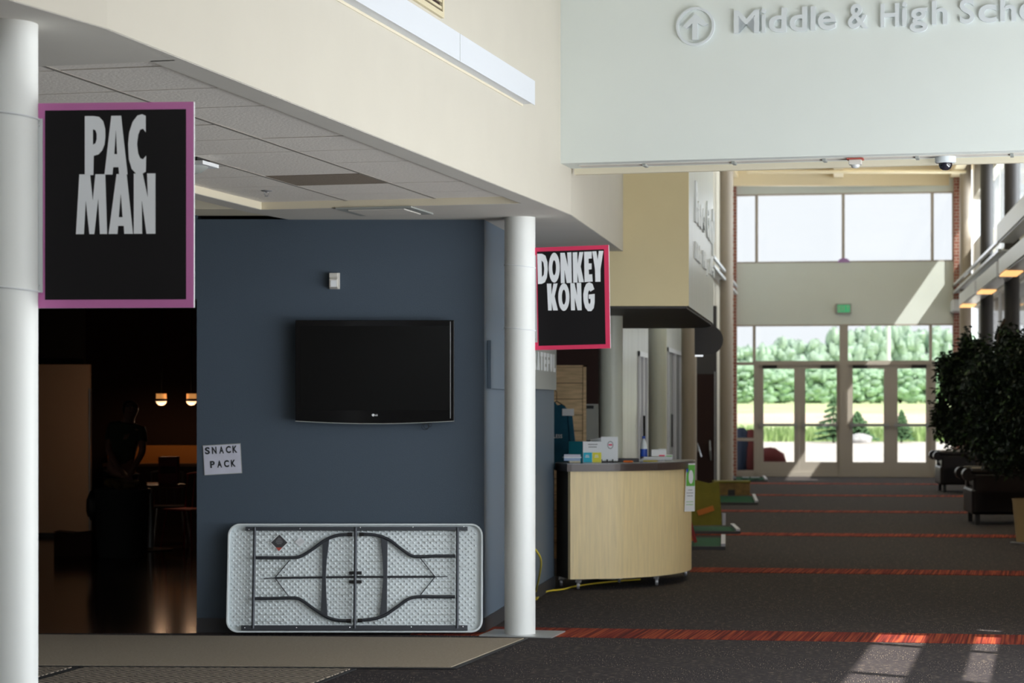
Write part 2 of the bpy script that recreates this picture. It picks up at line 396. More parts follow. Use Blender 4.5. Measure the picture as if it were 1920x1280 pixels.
# ------------------------------------------------------------------ cream fascia wall, soffits, ceilings
TOP = 6.9
def wallseg(a, b, z0, z1, th, m, name, side=1):
    a, b = Vector(a), Vector(b); t = (b-a).normalized(); n = Vector((-t.y, t.x))*side*th
    return MB().prism([tuple(a), tuple(b), tuple(b+n), tuple(a+n)], z0, z1)
Em = Vector((-3.6, -3.0))
n = .15
pts = [Em, E0, E1, E2, E3]
poly = [tuple(p) for p in pts] + [(E3.x-.15, E3.y), (E2.x-.15, E2.y+.03), (E1.x-.15, E1.y+.05), (E0.x-.15, E0.y+.06), (Em.x-.15, Em.y)]
wl = MB().prism(poly, 3.0, TOP).build('wall_left', 'cream'); struct(wl)
# soffit with two recesses: local frame of recess one, origin A, u to the left, v along the wall
A = Vector((-1.42, 8.405))
def R1(u, v): p = A - nL*u + dL*v; return (p.x, p.y)
RU, RV = 1.85, 6.06
band = struct(MB().prism([(-9, -3), tuple(Em-Vector((.01, 0))), tuple(E0-Vector((.005, 0))), tuple(E1-Vector((.004, 0))), R1(-.1, 0), R1(12, 0)], 2.998, 3.3).build('ceiling_soffit', 'soffit'))
def sof(poly, z0=2.998, z1=3.3): return MB().prism(poly, z0, z1).build('soffit_band', 'soffit', band)
sof([R1(0, -.02), R1(-.1, -.02), (E1.x-.005, E1.y), (E2.x-.005, E2.y), R1(0, RV)])
sof([R1(RU, 3.2), R1(RU, RV+.0), R1(0, RV), (E2.x-.005, E2.y), (E3.x-.005, E3.y-.03), (.9, 18.72), (.30, 19.4), (-.2, 15.52), (-1.60, 15.55), R1(RU+.155, RV+.15), R1(RU+.155, 3.2)])
sof([R1(RU, 0), R1(RU, 3.2), R1(RU+.155, 3.2), R1(RU+.155, 0)])
# cream lips of the recess
lp = MB().prism([R1(-.0, RV), R1(RU, RV), R1(RU, RV+.004), R1(0, RV+.004)], 3.001, 3.05)
lp = MB().prism([R1(.0, RV-.006), R1(RU, RV-.006), R1(RU, RV), R1(0, RV)], 3.0, 3.05).build('trim_recess', 'lip'); struct(lp)
MB().prism([R1(RU-.006, 0), R1(RU, 0), R1(RU, RV), R1(RU-.006, RV)], 3.0, 3.05).build('trim_side', 'lip', lp)
ceil = struct(MB().prism([R1(-.05, -.3), R1(RU+.05, -.3), R1(RU+.05, RV+.05), R1(-.05, RV+.05)], 3.075, 3.3).build('ceiling', 'grid'))
us = [0, .60, 1.23, 1.85]; vs = [0, .40] + [1.01+.578*i for i in range(9)]; vs = [v for v in vs if v < RV-.1] + [RV]
for i in range(3):
    for j in range(len(vs)-1):
        g = .010; u0, u1, v0, v1 = us[i]+g, us[i+1]-g, vs[j]+.007, vs[j+1]-.007
        vent = (i == 1 and abs((v0+v1)/2-4.76) < .2)
        z = 3.047+(.002 if (i*7+j*3) % 4 == 0 else 0)
        o = MB().prism([R1(u0, v0), R1(u0, v1), R1(u1, v1), R1(u1, v0)], z, 3.07).build('ceiling_tile', 'vent_brown' if vent else 'tile', ceil)
        if vent: o['label'] = 'brown perforated return grille tile'
# runners of the grid
rb = MB()
for u in us[1:3]: rb.prism([R1(u-.010, 0), R1(u+.010, 0), R1(u+.010, RV), R1(u-.010, RV)], 3.045, 3.075)
rb.build('grid_runner', 'grid', ceil)
# second recess further left
A2 = R1(RU+.155, 3.2)
struct(MB().prism([R1(RU+.155, 3.2), R1(8, 3.2), (-9, 15.05), (-1.74, 15.05)], 3.38, 3.45).build('ceiling_left', 'tile'))
struct(MB().prism([(-9, 15.02), (-1.74, 15.02), (-1.60, 15.55), (-9, 15.55)], 3.03, 3.45).build('ceiling_far', 'lip'))
struct(MB().prism([R1(RU+.155, 0), R1(12, 0), R1(12, 3.25), R1(RU+.155, 3.25)], 3.0, 3.35).build('ceiling_near', 'soffit'))
struct(MB().prism([(-9.2, -3), tuple(Em-Vector((.1, 0))), tuple(E0-Vector((.1, 0))), tuple(E1-Vector((.1, 0))), tuple(E2-Vector((.1, 0))), tuple(E3-Vector((.1, 0))), (1.0, 30), (-9.2, 30)], 3.5, 3.6).build('light_lid', 'soffit'))  # unseen slab added over the soffits to stop sky light leaking in
# white square diffuser, fixture and sprinkler
p = at(722, 393, 14.8); t = thing('ceiling_diffuser', 'flat white square air diffuser in the soffit above the television', 'air diffuser', (p.x, 14.78, 3.0), aL)
MB().ring([(-.27, -.27), (.27, -.27), (.27, .27), (-.27, .27)], [(-.21, -.21), (.21, -.21), (.21, .21), (-.21, .21)], -.012, 0, 'z').build('frame', 'grey_shade', t)
B(-.2, .2, -.2, .2, -.018, -.010).build('plate', 'soffit', t)
p = G(393, 308, 3.0)
u0 = 1.30; t = thing('ceiling_fixture', 'small white square fixture with a bulging lens hanging just right of the purple sign', 'ceiling fixture', (p[0]-.17, p[1]+.13, 3.0), aL)
B(-.17, .17, -.12, .12, .0, .020).build('frame', 'white', t)
bb = MB(); bb.lathe([(.001, -.045), (.06, -.042), (.11, -.028), (.14, -.006), (.145, .002)], 24); bb.build('lens', 'grey_shade', t, True)
B(-.12, .12, -.08, .11, .020, .045).build('housing', 'black', t)  # black block stands in for the dark gap above the frame
p = at(500, 357, 13.9); t = thing('sprinkler', 'small metal fire sprinkler hanging below a ceiling tile', 'sprinkler', (p.x, 13.9, 3.046), 0)
MB().lathe([(.035, 0), (.033, -.004), (.01, -.008), (.008, -.012)], 20).build('escutcheon', 'shelf_edge', t, True)
mb = MB(); mb.tube([(-.012, 0, -.008), (-.013, 0, -.025), (0, 0, -.036), (.013, 0, -.025), (.012, 0, -.008)], .0025, 6); mb.lathe([(.001, -.039), (.014, -.038), (.014, -.036), (.001, -.035)], 14); mb.build('head', 'shelf_edge', t)
# ------------------------------------------------------------------ shell of the hall beyond the frame
RWp = Vector((5.2, 13.0))
def RW(d, off=0): return (5.2+.252*(d-13)+off, d)
rw = struct(MB().prism([RW(-3), RW(3), RW(3, .2), RW(-3, .2)], 0, TOP).build('wall_right', 'cream'))
def rpart(d0, d1, z0, z1, m='cream', name='wall_panel'): MB().prism([RW(d0), RW(d1), RW(d1, .2), RW(d0, .2)], z0, z1).build(name, m, rw)
rpart(3, 16.2, 0, .35); rpart(3, 16.2, 4.47, TOP); rpart(14.1, 16.2, .35, 4.47); rpart(13.4, 14.1, 3.74, 4.47)
rpart(3, 14.1, 2.78, 3.045, 'frame_white', 'transom'); rpart(3, 14.1, 3.53, 3.74, 'frame_white', 'transom')
for d in (4.6, 6.2, 7.8, 9.4, 11.0, 12.6): MB().prism([RW(d, .05), RW(d+.06, .05), RW(d+.06, .15), RW(d, .15)], .35, 4.47).build('mullion', 'frame_white', rw)
wb = struct(MB().box(-9.2, 4.5, -3.2, -3.0, 0, 4.1).build('wall_back', 'cream')); B(-9.2, 4.5, -3.2, -3.0, 6.5, TOP).build('wall_panel', 'cream', wb)
B(-9.2, -3.0, -3.2, -3.0, 4.1, 6.5).build('wall_panel', 'cream', wb); B(-3, 4.5, -3.12, -3.08, 4.1, 6.5).build('pane', 'glass_clear', wb)  # unseen high pane added so light reaches the header from behind
struct(B(-9.2, -9.0, -3.2, 30, 0, 3.6).build('wall_far_left', 'cream'))
struct(MB().prism([(-3.7, -3.2), (3.0, -3.2), (6.2, 16.5), (1.0, 18.7), (.2, 15.1), (-1.6, 7.7)], TOP, TOP+.1).build('ceiling_hall', 'cream'))
# header wall across the corridor
HP = Plane((.358, 14.78), aL)
hl = 5.4
hw = struct(MB().prism([tuple(HP.p-HP.t*.03), tuple(HP.p+HP.t*hl), tuple(HP.p+HP.t*hl+dL*.34), tuple(HP.p-HP.t*.03+dL*.34)], 3.325, TOP).build('wall_header', 'header_white'))
a = HP.p+dL*.34; MB().prism([tuple(a), tuple(a+HP.t*hl), tuple(a+HP.t*hl+dL*.05), tuple(a+dL*.05)], 3.283, TOP).build('trim_lip', 'lip', hw)
a = HP.p+dL*.12+HP.t*.08; 
mb = MB(); MB().prism([tuple(a), tuple(a+HP.t*hl), tuple(a+HP.t*hl+dL*.12), tuple(a+dL*.12)], 3.318, 3.325).build('track', 'soffit', hw)
for k in range(6):
    q = a+HP.t*(.45+.62*k); MB().prism([tuple(q), tuple(q+HP.t*.022), tuple(q+HP.t*.022+dL*.12), tuple(q+dL*.12)], 3.305, 3.322).build('track_clip', 'grey_shade', hw)
# ------------------------------------------------------------------ long white wall light and louvre on the cream wall
p = Vector((-1.456+.252*(13.71-7.673), 13.71))
t = thing('wall_light', 'long white linear light box fixed high along the cream wall', 'wall light', (p.x, p.y, 3.573), aL)
LL = 8.5
mb = MB(); mb.box(.006, .085, -LL, 0, .01, .155); mb.build('housing', 'shelf_white', t)
mb = MB(); mb.box(.0, .006, -LL, -.0, -.004, .03); mb.build('back_rail', 'lip', t)
mb = MB(); mb.box(.079, .085, -LL, 0, 0, .0099); mb.build('front_lip', 'shelf_white', t)
mb = MB()
for s_ in (-1.8, -4.2, -6.6): MB().box(.0845, .0858, s_, s_+.006, .0, .155).build('seam', 'grey_shade', t)

q = Vector((-1.456+.252*(11.88-7.673), 11.88))
t = thing('wall_louver', 'cream louvred air grille high on the cream wall above the white light box', 'air grille', (q.x, q.y, 3.80), aL)
MB().ring([(-1.2, 0), (0, 0), (0, .9), (-1.2, .9)], [(-1.17, .03), (-.03, .03), (-.03, .87), (-1.17, .87)], 0, .02, 'x').build('frame', 'louver', t)
B(.0, .018, -.42, -.405, .03, .87).build('divider', 'louver', t)
B(-.04, .001, -1.17, -.03, .03, .87).build('duct', 'interior', t)
for k in range(22): B(.002, .014, -1.17, -.03, .045+k*.038, .060+k*.038).build('slat', 'louver', t)
# header lettering
t = thing('direction_sign', 'raised pale lettering Middle and High School on the white header wall', 'sign', (HP.p.x, HP.p.y, 0), aL)
def hz(px, py): return HP.z(px, py)
def base_y(px): return 63.8 + (px-1377)*(45.6-63.8)/(1777.8-1377)
crop = lambda v: 1220+v/2.743
for ch, a, b, h0, h1 in (('M', 430, 560, 0, 43), ('i', 572, 594, 0, 45), ('d', 610, 700, -1, 44), ('d', 717, 806, -1, 44), ('l', 824, 850, 0, 44), ('e', 862, 955, -1, 32), ('&', 1016, 1118, -1, 45),
                         ('H', 1183, 1278, 0, 43), ('i', 1293, 1318, 0, 45), ('g', 1333, 1425, -13, 32), ('h', 1447, 1528, 0, 44), ('S', 1590, 1666, -1, 45), ('c', 1686, 1780, -1, 33), ('h', 1798, 1880, 0, 44), ('o', 1896, 1990, -1, 33), ('o', 2005, 2100, -1, 33), ('l', 2115, 2140, 0, 44)):
    pa, pb = crop(a), crop(b); yb = base_y(pa)
    glyph(ch, HP.u(pa), HP.u(pb), hz(pa, yb-h0), hz(pa, yb-h1), -.0005, .022, 'letter_white', t, bold=.018)
cu, cz, r = HP.u(1304.6), HP.z(1304.6, 50.3), .132
t = thing('arrow_emblem', 'round raised emblem with an upward arrow on the header wall', 'sign', (HP.p.x+HP.t.x*cu, HP.p.y+HP.t.y*cu, cz), aL)
circ = lambda r, n=48: [(r*math.cos(2*math.pi*k/n), r*math.sin(2*math.pi*k/n)) for k in range(n)]
MB().ring(circ(r), circ(r*.87), -.022, -.0005).build('ring', 'letter_white', t)
k = r/97
MB().prism([(-16*k, -68*k), (12*k, -68*k), (12*k, 15*k), (42*k, 0), (64*k, 8*k), (0, 64*k), (-64*k, 2*k), (-46*k, -10*k), (-16*k, 15*k)], -.022, -.0005, 'y').build('arrow', 'letter_white', t)
# alarm strobe and dome camera under the header
q = HP.xy(1600)+dL*.16; t = thing('alarm_strobe', 'small cream fire alarm strobe with a red backplate under the header wall', 'alarm', (q.x, q.y, 3.318), aL)
B(-.055, .055, -.05, .05, -.008, 0).build('backplate', 'red_plastic', t); B(-.042, .042, -.04, .04, -.042, -.008).build('housing', 'sensor', t, bevel=.004)
MB().lathe([(.030, -.042), (.028, -.055), (.02, -.062), (.002, -.065)], 20).build('lens', 'lens_clear', t, True)
q = HP.xy(1770)+dL*.2; t = thing('security_camera', 'white security camera with a dark dome under the header wall', 'camera', (q.x, q.y, 3.318), aL)
MB().lathe([(.070, 0), (.070, -.035), (.062, -.042), (.001, -.042)], 28).build('housing', 'letter_white', t, True)
MB().lathe([(.046, -.042), (.044, -.062), (.034, -.08), (.018, -.089), (.001, -.091)], 28).build('dome', 'camera_dome', t, True)
# ------------------------------------------------------------------ blue wall block
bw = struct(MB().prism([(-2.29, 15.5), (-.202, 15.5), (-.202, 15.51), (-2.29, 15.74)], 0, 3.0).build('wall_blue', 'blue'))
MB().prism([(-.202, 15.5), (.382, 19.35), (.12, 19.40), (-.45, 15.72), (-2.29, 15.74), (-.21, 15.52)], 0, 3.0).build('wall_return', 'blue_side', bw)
MB().prism([(-2.29, 15.488), (-.195, 15.488), (-.195, 15.5), (-2.29, 15.5)], 0, .105).build('baseboard', 'base_dark', bw)
MB().prism([(-.195, 15.488), (.392, 19.345), (.38, 19.347), (-.206, 15.49)], 0, .105).build('baseboard', 'base_dark', bw)
MB().box(-9, -2.29, 15.5, 15.72, 2.42, 3.03).build('lintel', 'blue', bw)
# television
BP = 15.5
def bx(px): return (px-CX)*BP/F
def bz(py, d=BP): return H-(py-HY)*d/F
tx0, tx1 = bx(556.5), bx(852.5)
t = thing('television', 'large flat black television mounted on the blue wall', 'television', ((tx0+tx1)/2, 15.44, bz(789)))
hwid = (tx1-tx0)/2; ht = bz(601)-bz(789)
prof = [(-hwid, 0), (-hwid, ht), (hwid, ht), (hwid, 0)] + [(hwid-2*hwid*k/12, -.018*math.sin(math.pi*k/12)) for k in range(1, 12)]
MB().prism(prof, -.045, .0, 'y').build('frame', 'bezel', t, bevel=.004)
B(-hwid+.038, hwid-.038, -.047, -.045, .078, ht-.042).build('screen', 'screen', t)
B(hwid-.030, hwid-.026, -.0475, -.045, .02, ht-.01).build('edge_strip', 'shelf_edge', t)
mb = MB(); mb.tube([(-hwid+2*hwid*k/16, -.046, .0-.019*math.sin(math.pi*k/16)) for k in range(17)], .0028, 6); mb.build('lower_trim', 'grey_shade', t)
B(-.2, .2, 0, .058, .15, ht-.15).build('wall_bracket', 'black', t)
lg = MB().prism([(-.0115+p[0], .043+p[1]) for p in circ(.0095, 20)], -.0482, -.0455, 'y').build('logo_disc', 'white', t)
glyph('L', .002, .009, .037, .049, -.0456, .002, 'white', t); glyph('G', .010, .020, .037, .049, -.0456, .002, 'white', t)
mb = MB()
for r_, ox, oz in ((.020, .37, -.035), (.013, .395, -.028), (.024, .36, -.04)):
    mb.tube([(ox+r_*math.cos(q), .02, oz+r_*math.sin(q)) for q in [2*math.pi*k/16 for k in range(17)]], .0018, 5)
mb.tube([(.385, .02, -.02), (.38, .02, .05)], .002, 5); mb.build('cable', 'cable_black', t)
# motion sensor
t = thing('motion_sensor', 'small cream motion sensor on the blue wall above the television', 'sensor', (bx(627.5), 15.5, bz(542)))
B(-.038, .038, -.012, 0, 0, .118).build('back_plate', 'sensor', t, bevel=.003)
MB().prism([(-.010, .002), (-.05, .012), (-.052, .07), (-.035, .08), (-.055, .085), (-.05, .115), (-.010, .116)], -.036, .025, 'x').build('housing', 'sensor', t, bevel=.004)
B(-.026, .018, -.0545, -.050, .015, .062).build('lens', 'white', t)
# snack pack sheet
t = thing('paper_sign', 'white paper sheet reading SNACK PACK taped to the blue wall', 'sign', (bx(384), 15.497, bz(890)))
t.rotation_euler = (0, -math.radians(3.2), 0)
pw, ph = 69*BP/F, 54*BP/F
B(-.003, pw+.005, -.002, 0, -.003, ph+.005).build('plastic_sleeve', 'grey_shade', t)
B(.001, pw, -.004, -.002, .001, ph).build('sheet', 'paper_lilac', t)
u_ = lambda a: (a-345)/(1440-345)*pw; v_ = lambda b: (1085-b)/(1085-265)*ph
for ch, a, b in (('S', 392, 540), ('N', 600, 740), ('A', 815, 955), ('C', 1015, 1165), ('K', 1215, 1355)):
    glyph(ch, u_(a), u_(b), v_(505), v_(300), -.0045, .0008, 'ink', t, bold=.04)
for ch, a, b in (('P', 525, 665), ('A', 735, 875), ('C', 940, 1085), ('K', 1145, 1285)):
    glyph(ch, u_(a), u_(b), v_(900), v_(700), -.0045, .0008, 'ink', t, bold=.04)
# ------------------------------------------------------------------ white columns
def column(x, d, r, label, ztop=3.0, m='column', z0=0):
    t = thing('column', label, 'column', (x, d, 0))
    MB().lathe([(r, 0), (r, ztop-.02), (r, ztop)], 48).build('shaft', m, t, True)
    return t
colA = column(-1.796, 7.576, .111, 'thick white round column at the left edge carrying the purple bordered sign', 3.0)
colB = column(.057, 15.33, .111, 'white round column carrying the red bordered sign beside the folding table', 3.0)
mb = MB(); rz = Matrix.Rotation(aL, 3, 'Z'); mb.box(-.25, .28, -.20, .24, .004, .012, rot=rz, c=(0, 0, 0)); mb.build('base_plate', 'alu', colB)
# signs on the columns
def sign(label, loc, rz, W_, H_, border, mborder, straps, colc, roll=0, inner=None):
    t = thing('hanging_sign', label, 'sign', loc, 0); t.rotation_euler = (0, -roll, rz)
    B(0, W_, 0, .010, 0, H_).build('board', 'white', t)
    B(0, W_-.002, -.0012, 0, 0, H_).build('border', mborder, t)
    B(inner[0], inner[1], -.0024, -.0012, inner[2], inner[3]).build('panel', 'sign_black', t)
    B(-.010, .020, -.006, -.0025, .055, H_-.055).build('bracket', 'alu', t)
    for z in (.08, H_-.08): MB().prism([(.008+p[0], z+p[1]) for p in circ(.0035, 10)], -.009, -.006, 'y').build('screw', 'chrome', t)
    return t
sA = sign('tall black sign with a purple border and white letters PAC MAN', (-1.690, 7.60, 1.64-(577.5-762)*7.6/F), -.075, .5655, .729, .03, 'sign_purple', None, None, 0, (.0275, .537, .0295, .703))
K1 = 1/2.782/F*7.6
def s1(poly): return [((x-190)*K1, (1161-y)*K1) for x, y in poly]
def hole_letter(outer, hole, mp, parent, y0=-.0036, y1=-.0024, m='sign_letter'):
    """outline with an optional hole: bridged polygon"""
    from mathutils.geometry import tessellate_polygon
    loops = [mp(outer)] + ([mp(hole)] if hole else [])
    flat = [p for l_ in loops for p in l_]; n_ = len(flat)
    tri = tessellate_polygon([[Vector((p[0], p[1], 0)) for p in l_] for l_ in loops])
    vs = [(p[0], y1, p[1]) for p in flat] + [(p[0], y0, p[1]) for p in flat]
    fs = [tuple(t_) for t_ in tri] + [tuple(i+n_ for i in t_)[::-1] for t_ in tri]; k0 = 0
    for l_ in loops:
        m_ = len(l_)
        for i in range(m_): j = (i+1) % m_; fs.append((k0+i, k0+j, n_+k0+j, n_+k0+i))
        k0 += m_
    return MB().add(vs, fs).build('letter', m, parent)
for o_, h_ in (
    ([(442, 163), (488, 163), (518, 168), (539, 190), (550, 230), (551, 270), (546, 312), (534, 342), (514, 363), (489, 370), (487, 470), (442, 470)], [(485, 232), (498, 237), (505, 256), (505, 285), (498, 305), (485, 312)]),
    ([(582, 163), (634, 163), (668, 468), (624, 468), (620, 430), (592, 430), (588, 468), (546, 468)], [(606, 232), (613, 362), (598, 362)]),
    ([(764, 165), (764, 250), (750, 232), (735, 236), (724, 262), (718, 310), (724, 360), (735, 385), (750, 390), (766, 372), (764, 455), (740, 468), (715, 466), (690, 440), (675, 390), (671, 310), (677, 250), (695, 195), (720, 163), (745, 156)], None),
    ([(413, 466), (470, 466), (484, 604), (498, 466), (550, 466), (560, 777), (522, 777), (513, 590), (492, 777), (466, 777), (447, 600), (437, 777), (395, 777)], None),
    ([(610, 466), (663, 466), (697, 777), (651, 777), (648, 735), (618, 735), (615, 777), (568, 777)], [(632, 565), (642, 690), (622, 690)]),
    ([(701, 464), (748, 464), (775, 590), (771, 464), (815, 464), (815, 777), (768, 777), (743, 600), (745, 777), (701, 777)], None)):
    hole_letter(o_, h_, s1, sA)
sB = sign('smaller black sign with a red border and white letters DONKEY KONG', (.057+.108, 15.31, 1.64-(656.2-762)*15.31/F), aL, .553, .735, .03, 'sign_red', None, None, .018, (.028, .518, .030, .705))
def s2(poly):
    out = []
    for x, y in poly:
        u = (x-203-(y-173)*.0175)/683*.553; v = 1-((y-173)+.022*(x-203))/906; out.append((u, v*.735))
    return out
ell = lambda cx, cyy, rx, ry, n=28: [(cx+rx*math.cos(2*math.pi*k/n), cyy+ry*math.sin(2*math.pi*k/n)) for k in range(n)]
for o_, h_ in (
    ([(240, 228), (285, 228), (315, 245), (333, 300), (336, 370), (328, 440), (310, 480), (280, 494), (247, 494)], [(280, 286), (297, 306), (304, 360), (300, 412), (283, 436)]),
    (ell(395, 352, 50, 132), ell(394, 352, 17, 66)),
    ([(450, 222), (490, 222), (520, 345), (512, 220), (550, 218), (554, 488), (508, 488), (487, 370), (490, 488), (455, 490)], None),
    ([(562, 220), (603, 218), (606, 320), (622, 218), (658, 217), (634, 345), (663, 482), (618, 484), (604, 395), (606, 484), (567, 486)], None),
    ([(665, 216), (734, 214), (734, 275), (705, 277), (706, 318), (732, 318), (733, 370), (706, 372), (708, 415), (738, 414), (742, 478), (669, 482)], None),
    ([(738, 213), (775, 212), (787, 290), (797, 210), (838, 210), (812, 370), (812, 480), (766, 480), (763, 370)], None),
    ([(328, 492), (368, 492), (370, 590), (388, 492), (425, 491), (398, 605), (428, 729), (385, 729), (371, 655), (372, 729), (340, 729)], None),
    (ell(482, 612, 51, 122), ell(482, 612, 18, 66)),
    ([(541, 490), (578, 490), (602, 600), (598, 488), (638, 488), (643, 729), (606, 729), (580, 620), (583, 729), (547, 729)], None),
    ([(757, 545), (722, 566), (712, 552), (702, 570), (698, 620), (705, 665), (715, 678), (722, 660), (722, 629), (706, 629), (706, 592), (760, 586), (760, 660), (752, 710), (730, 737), (700, 737), (675, 707), (660, 650), (657, 590), (668, 532), (685, 496), (712, 484), (740, 498)], None)):
    hole_letter(o_, h_, s2, sB)
def strap(sgn, cx, cyy, r, z, ang):
    pts = []
    inv = Matrix.LocRotScale(sgn.location, sgn.rotation_euler, None).inverted()
    for k in range(40):
        q = 2*math.pi*k/40; dip = -.012*math.cos(q-.0)
        pts.append(inv @ Vector((cx+(r+.004)*math.cos(q), cyy+(r+.004)*math.sin(q), z+dip)))
    MB().tube(pts, .0035, 6, closed=True).build('strap', 'white', sgn)
for z in (2.672, 2.06): strap(sA, -1.796, 7.576, .111, z, 0)
for z in (2.645, 2.195): strap(sB, .057, 15.33, .111, z, 0)
# ------------------------------------------------------------------ folding table leaning on the blue wall
TW, TH = 1.84, .782
t = thing('folding_table', 'white plastic folding table leaning on its side against the blue wall with grey folded legs', 'table', (bx(425)*15.33/15.5, 15.325, .016))
t.rotation_euler = (-math.radians(8.5), 0, 0)
def tu(x): return (x-158)/(1798-158)*TW
def tv(y): return (795-y)/(795-82)*TH
def rrect(x0, x1, z0, z1, r, n=8):
    out = []
    for cx, cz, a in ((x1-r, z1-r, 0), (x0+r, z1-r, 90), (x0+r, z0+r, 180), (x1-r, z0+r, 270)):
        for k in range(n+1): q = math.radians(a+90*k/n); out.append((cx+r*math.cos(q), cz+r*math.sin(q)))
    return out
MB().prism(rrect(0, TW, 0, TH, .085), -.008, .006, 'y').build('tabletop', 'plastic', t, bevel=.003)
MB().ring(rrect(0, TW, 0, TH, .085), rrect(.014, TW-.014, .012, TH-.012, .075), -.040, -.008, 'y').build('rim', 'plastic', t, bevel=.003)
mb = MB()
nz, nx = 33, 42
for j in range(nz):
    for i in range(nx):
        x = .035+(TW-.07)*(i+.5*(j % 2))/nx; z = .05+(TH-.10)*j/(nz-1); r = .0095
        if x > TW-.035: continue
        n0 = len(mb.v)
        for k in range(6):
            q = k*math.pi/3; mb.v.append((x+r*math.cos(q), -.008, z+r*math.sin(q)))
        for k in range(6):
            q = k*math.pi/3; mb.v.append((x+.5*r*math.cos(q), -.019, z+.55*r*math.sin(q)))
        for k in range(6): l = (k+1) % 6; mb.f.append((n0+k, n0+l, n0+6+l, n0+6+k))
        mb.f.append(tuple(n0+6+k for k in range(6)))
mb.build('plastic_dimples', 'plastic', t)['kind'] = 'stuff'
mb = MB()
for j in range(14):
    z = .08+(TH-.16)*j/13
    for x0, x1 in ((.21, .42), (.75, .88), (1.0, 1.15), (1.40, 1.62)): mb.box(x0, x1, -.0125, -.008, z-.0012, z+.0012)
mb.build('plastic_ribs', 'grey_shade', t)['kind'] = 'stuff'
for y0, y1, a, b in ((103, 128, 272, 1700), (748, 782, 256, 1702)):
    B(tu(a), tu(b), -.052, -.010, tv(y1), tv(y0)).build('side_rail', 'steel_dark', t, bevel=.002)
for x0 in (331, 980, 1635): MB().tube([(tu(x0), -.048, tv(768)), (tu(x0), -.048, tv(108))], .0115, 10).build('crossbar', 'steel_dark', t, True)
def smooth_path(pts, n=6):
    out = []
    P_ = [Vector(p) for p in pts]
    for i in range(len(P_)-1):
        p0, p1, p2, p3 = P_[max(i-1, 0)], P_[i], P_[i+1], P_[min(i+2, len(P_)-1)]
        for k in range(n):
            s_ = k/n; out.append(.5*((2*p1)+(-p0+p2)*s_+(2*p0-5*p1+4*p2-p3)*s_*s_+(-p0+3*p1-3*p2+p3)*s_**3))
    out.append(P_[-1]); return out
legs = [[(338, 306), (450, 306), (560, 306), (625, 298), (700, 253), (780, 193), (860, 160), (955, 153)], [(338, 573), (450, 573), (590, 570), (640, 585), (710, 635), (800, 693), (870, 714), (955, 718)],
        [(1622, 295), (1500, 295), (1390, 299), (1335, 290), (1270, 245), (1190, 185), (1100, 156), (1005, 152)], [(1622, 562), (1500, 562), (1380, 562), (1320, 578), (1250, 628), (1170, 683), (1090, 708), (1000, 716)]]
for i, l in enumerate(legs):
    y = -.036 if i < 2 else -.034
    o = MB().tube(smooth_path([(tu(a), y, tv(b)) for a, b in l]), .0125, 10).build('leg', 'steel_dark', t, True)
    e = l[-1]; f = l[-2]; s_ = 1 if i < 2 else -1
    MB().tube([(tu(e[0]-28*s_), y, tv(e[1])), (tu(e[0]+3*s_), y, tv(e[1]))], .0145, 10).build('foot_cap', 'black', o, True)
for pl in ([(768, 205), (812, 178), (797, 330), (792, 430), (797, 540), (807, 695), (763, 668), (768, 430)], [(1140, 172), (1186, 195), (1186, 430), (1186, 665), (1140, 692), (1152, 540), (1160, 430), (1155, 330)]):
    MB().prism([(tu(a), tv(b)) for a, b in pl], -.040, -.030, 'y').build('brace_plate', 'steel_dark', t, bevel=.002)
for pts in ([(557, 322), (465, 437)], [(465, 437), (552, 555)], [(1398, 310), (1492, 430)], [(1492, 430), (1398, 550)]):
    MB().tube([(tu(a), -.028, tv(b)) for a, b in pts], .004, 6).build('strut', 'steel_dark', t)
for pts, r in (([(465, 438), (760, 434), (975, 431)], .008), ([(990, 431), (1200, 431), (1490, 430)], .008), ([(392, 442), (465, 438)], .0035), ([(1492, 430), (1572, 428)], .0035)):
    MB().tube([(tu(a), -.026, tv(b)) for a, b in pts], r, 8).build('centre_strut', 'steel_dark', t)
for y in (405, 463): B(tu(940), tu(1022), -.030, -.016, tv(y+11), tv(y-11)).build('clip', 'black', t, bevel=.004)
for x, y in ((295, 121), (622, 116), (1010, 108), (1348, 106), (1675, 103), (280, 765), (610, 764), (950, 762), (1342, 759), (1672, 757)):
    MB().ball((tu(x), -.053, tv(y)), .0045, 8, 5).build('screw', 'chrome', t)
dm = lambda cx, cz, r: [(tu(cx), tv(cz-r)), (tu(cx+r), tv(cz)), (tu(cx), tv(cz+r)), (tu(cx-r), tv(cz))]
st = MB().prism(dm(487, 206, 60), -.0205, -.0190, 'y').build('label_sticker', 'white', t)
MB().prism(dm(488, 205, 53), -.0212, -.0205, 'y').build('print', 'base_dark', st)
MB().prism([(tu(466), tv(238)), (tu(508), tv(238)), (tu(487), tv(262))], -.0220, -.0212, 'y').build('red_tip', 'red_plastic', st)
mb = MB()
for k, wd in enumerate((18, 30, 42, 44, 30)): mb.box(tu(488-wd/2), tu(488+wd/2), -.0220, -.0212, tv(178+k*9), tv(175.5+k*9))
mb.build('fine_print', 'grey_ink', st)
st = MB().prism([(tu(622), tv(168)), (tu(656), tv(200)), (tu(620), tv(232)), (tu(588), tv(202))], -.0205, -.0190, 'y').build('care_sticker', 'paper', t)
mb = MB()
for k in range(5): mb.prism([(tu(600+k*8), tv(198-k*4)), (tu(602+k*8), tv(198-k*4)), (tu(624+k*6), tv(215-k*4)), (tu(622+k*6), tv(216-k*4))], -.0212, -.0205, 'y')
mb.build('fine_print', 'grey_ink', st)
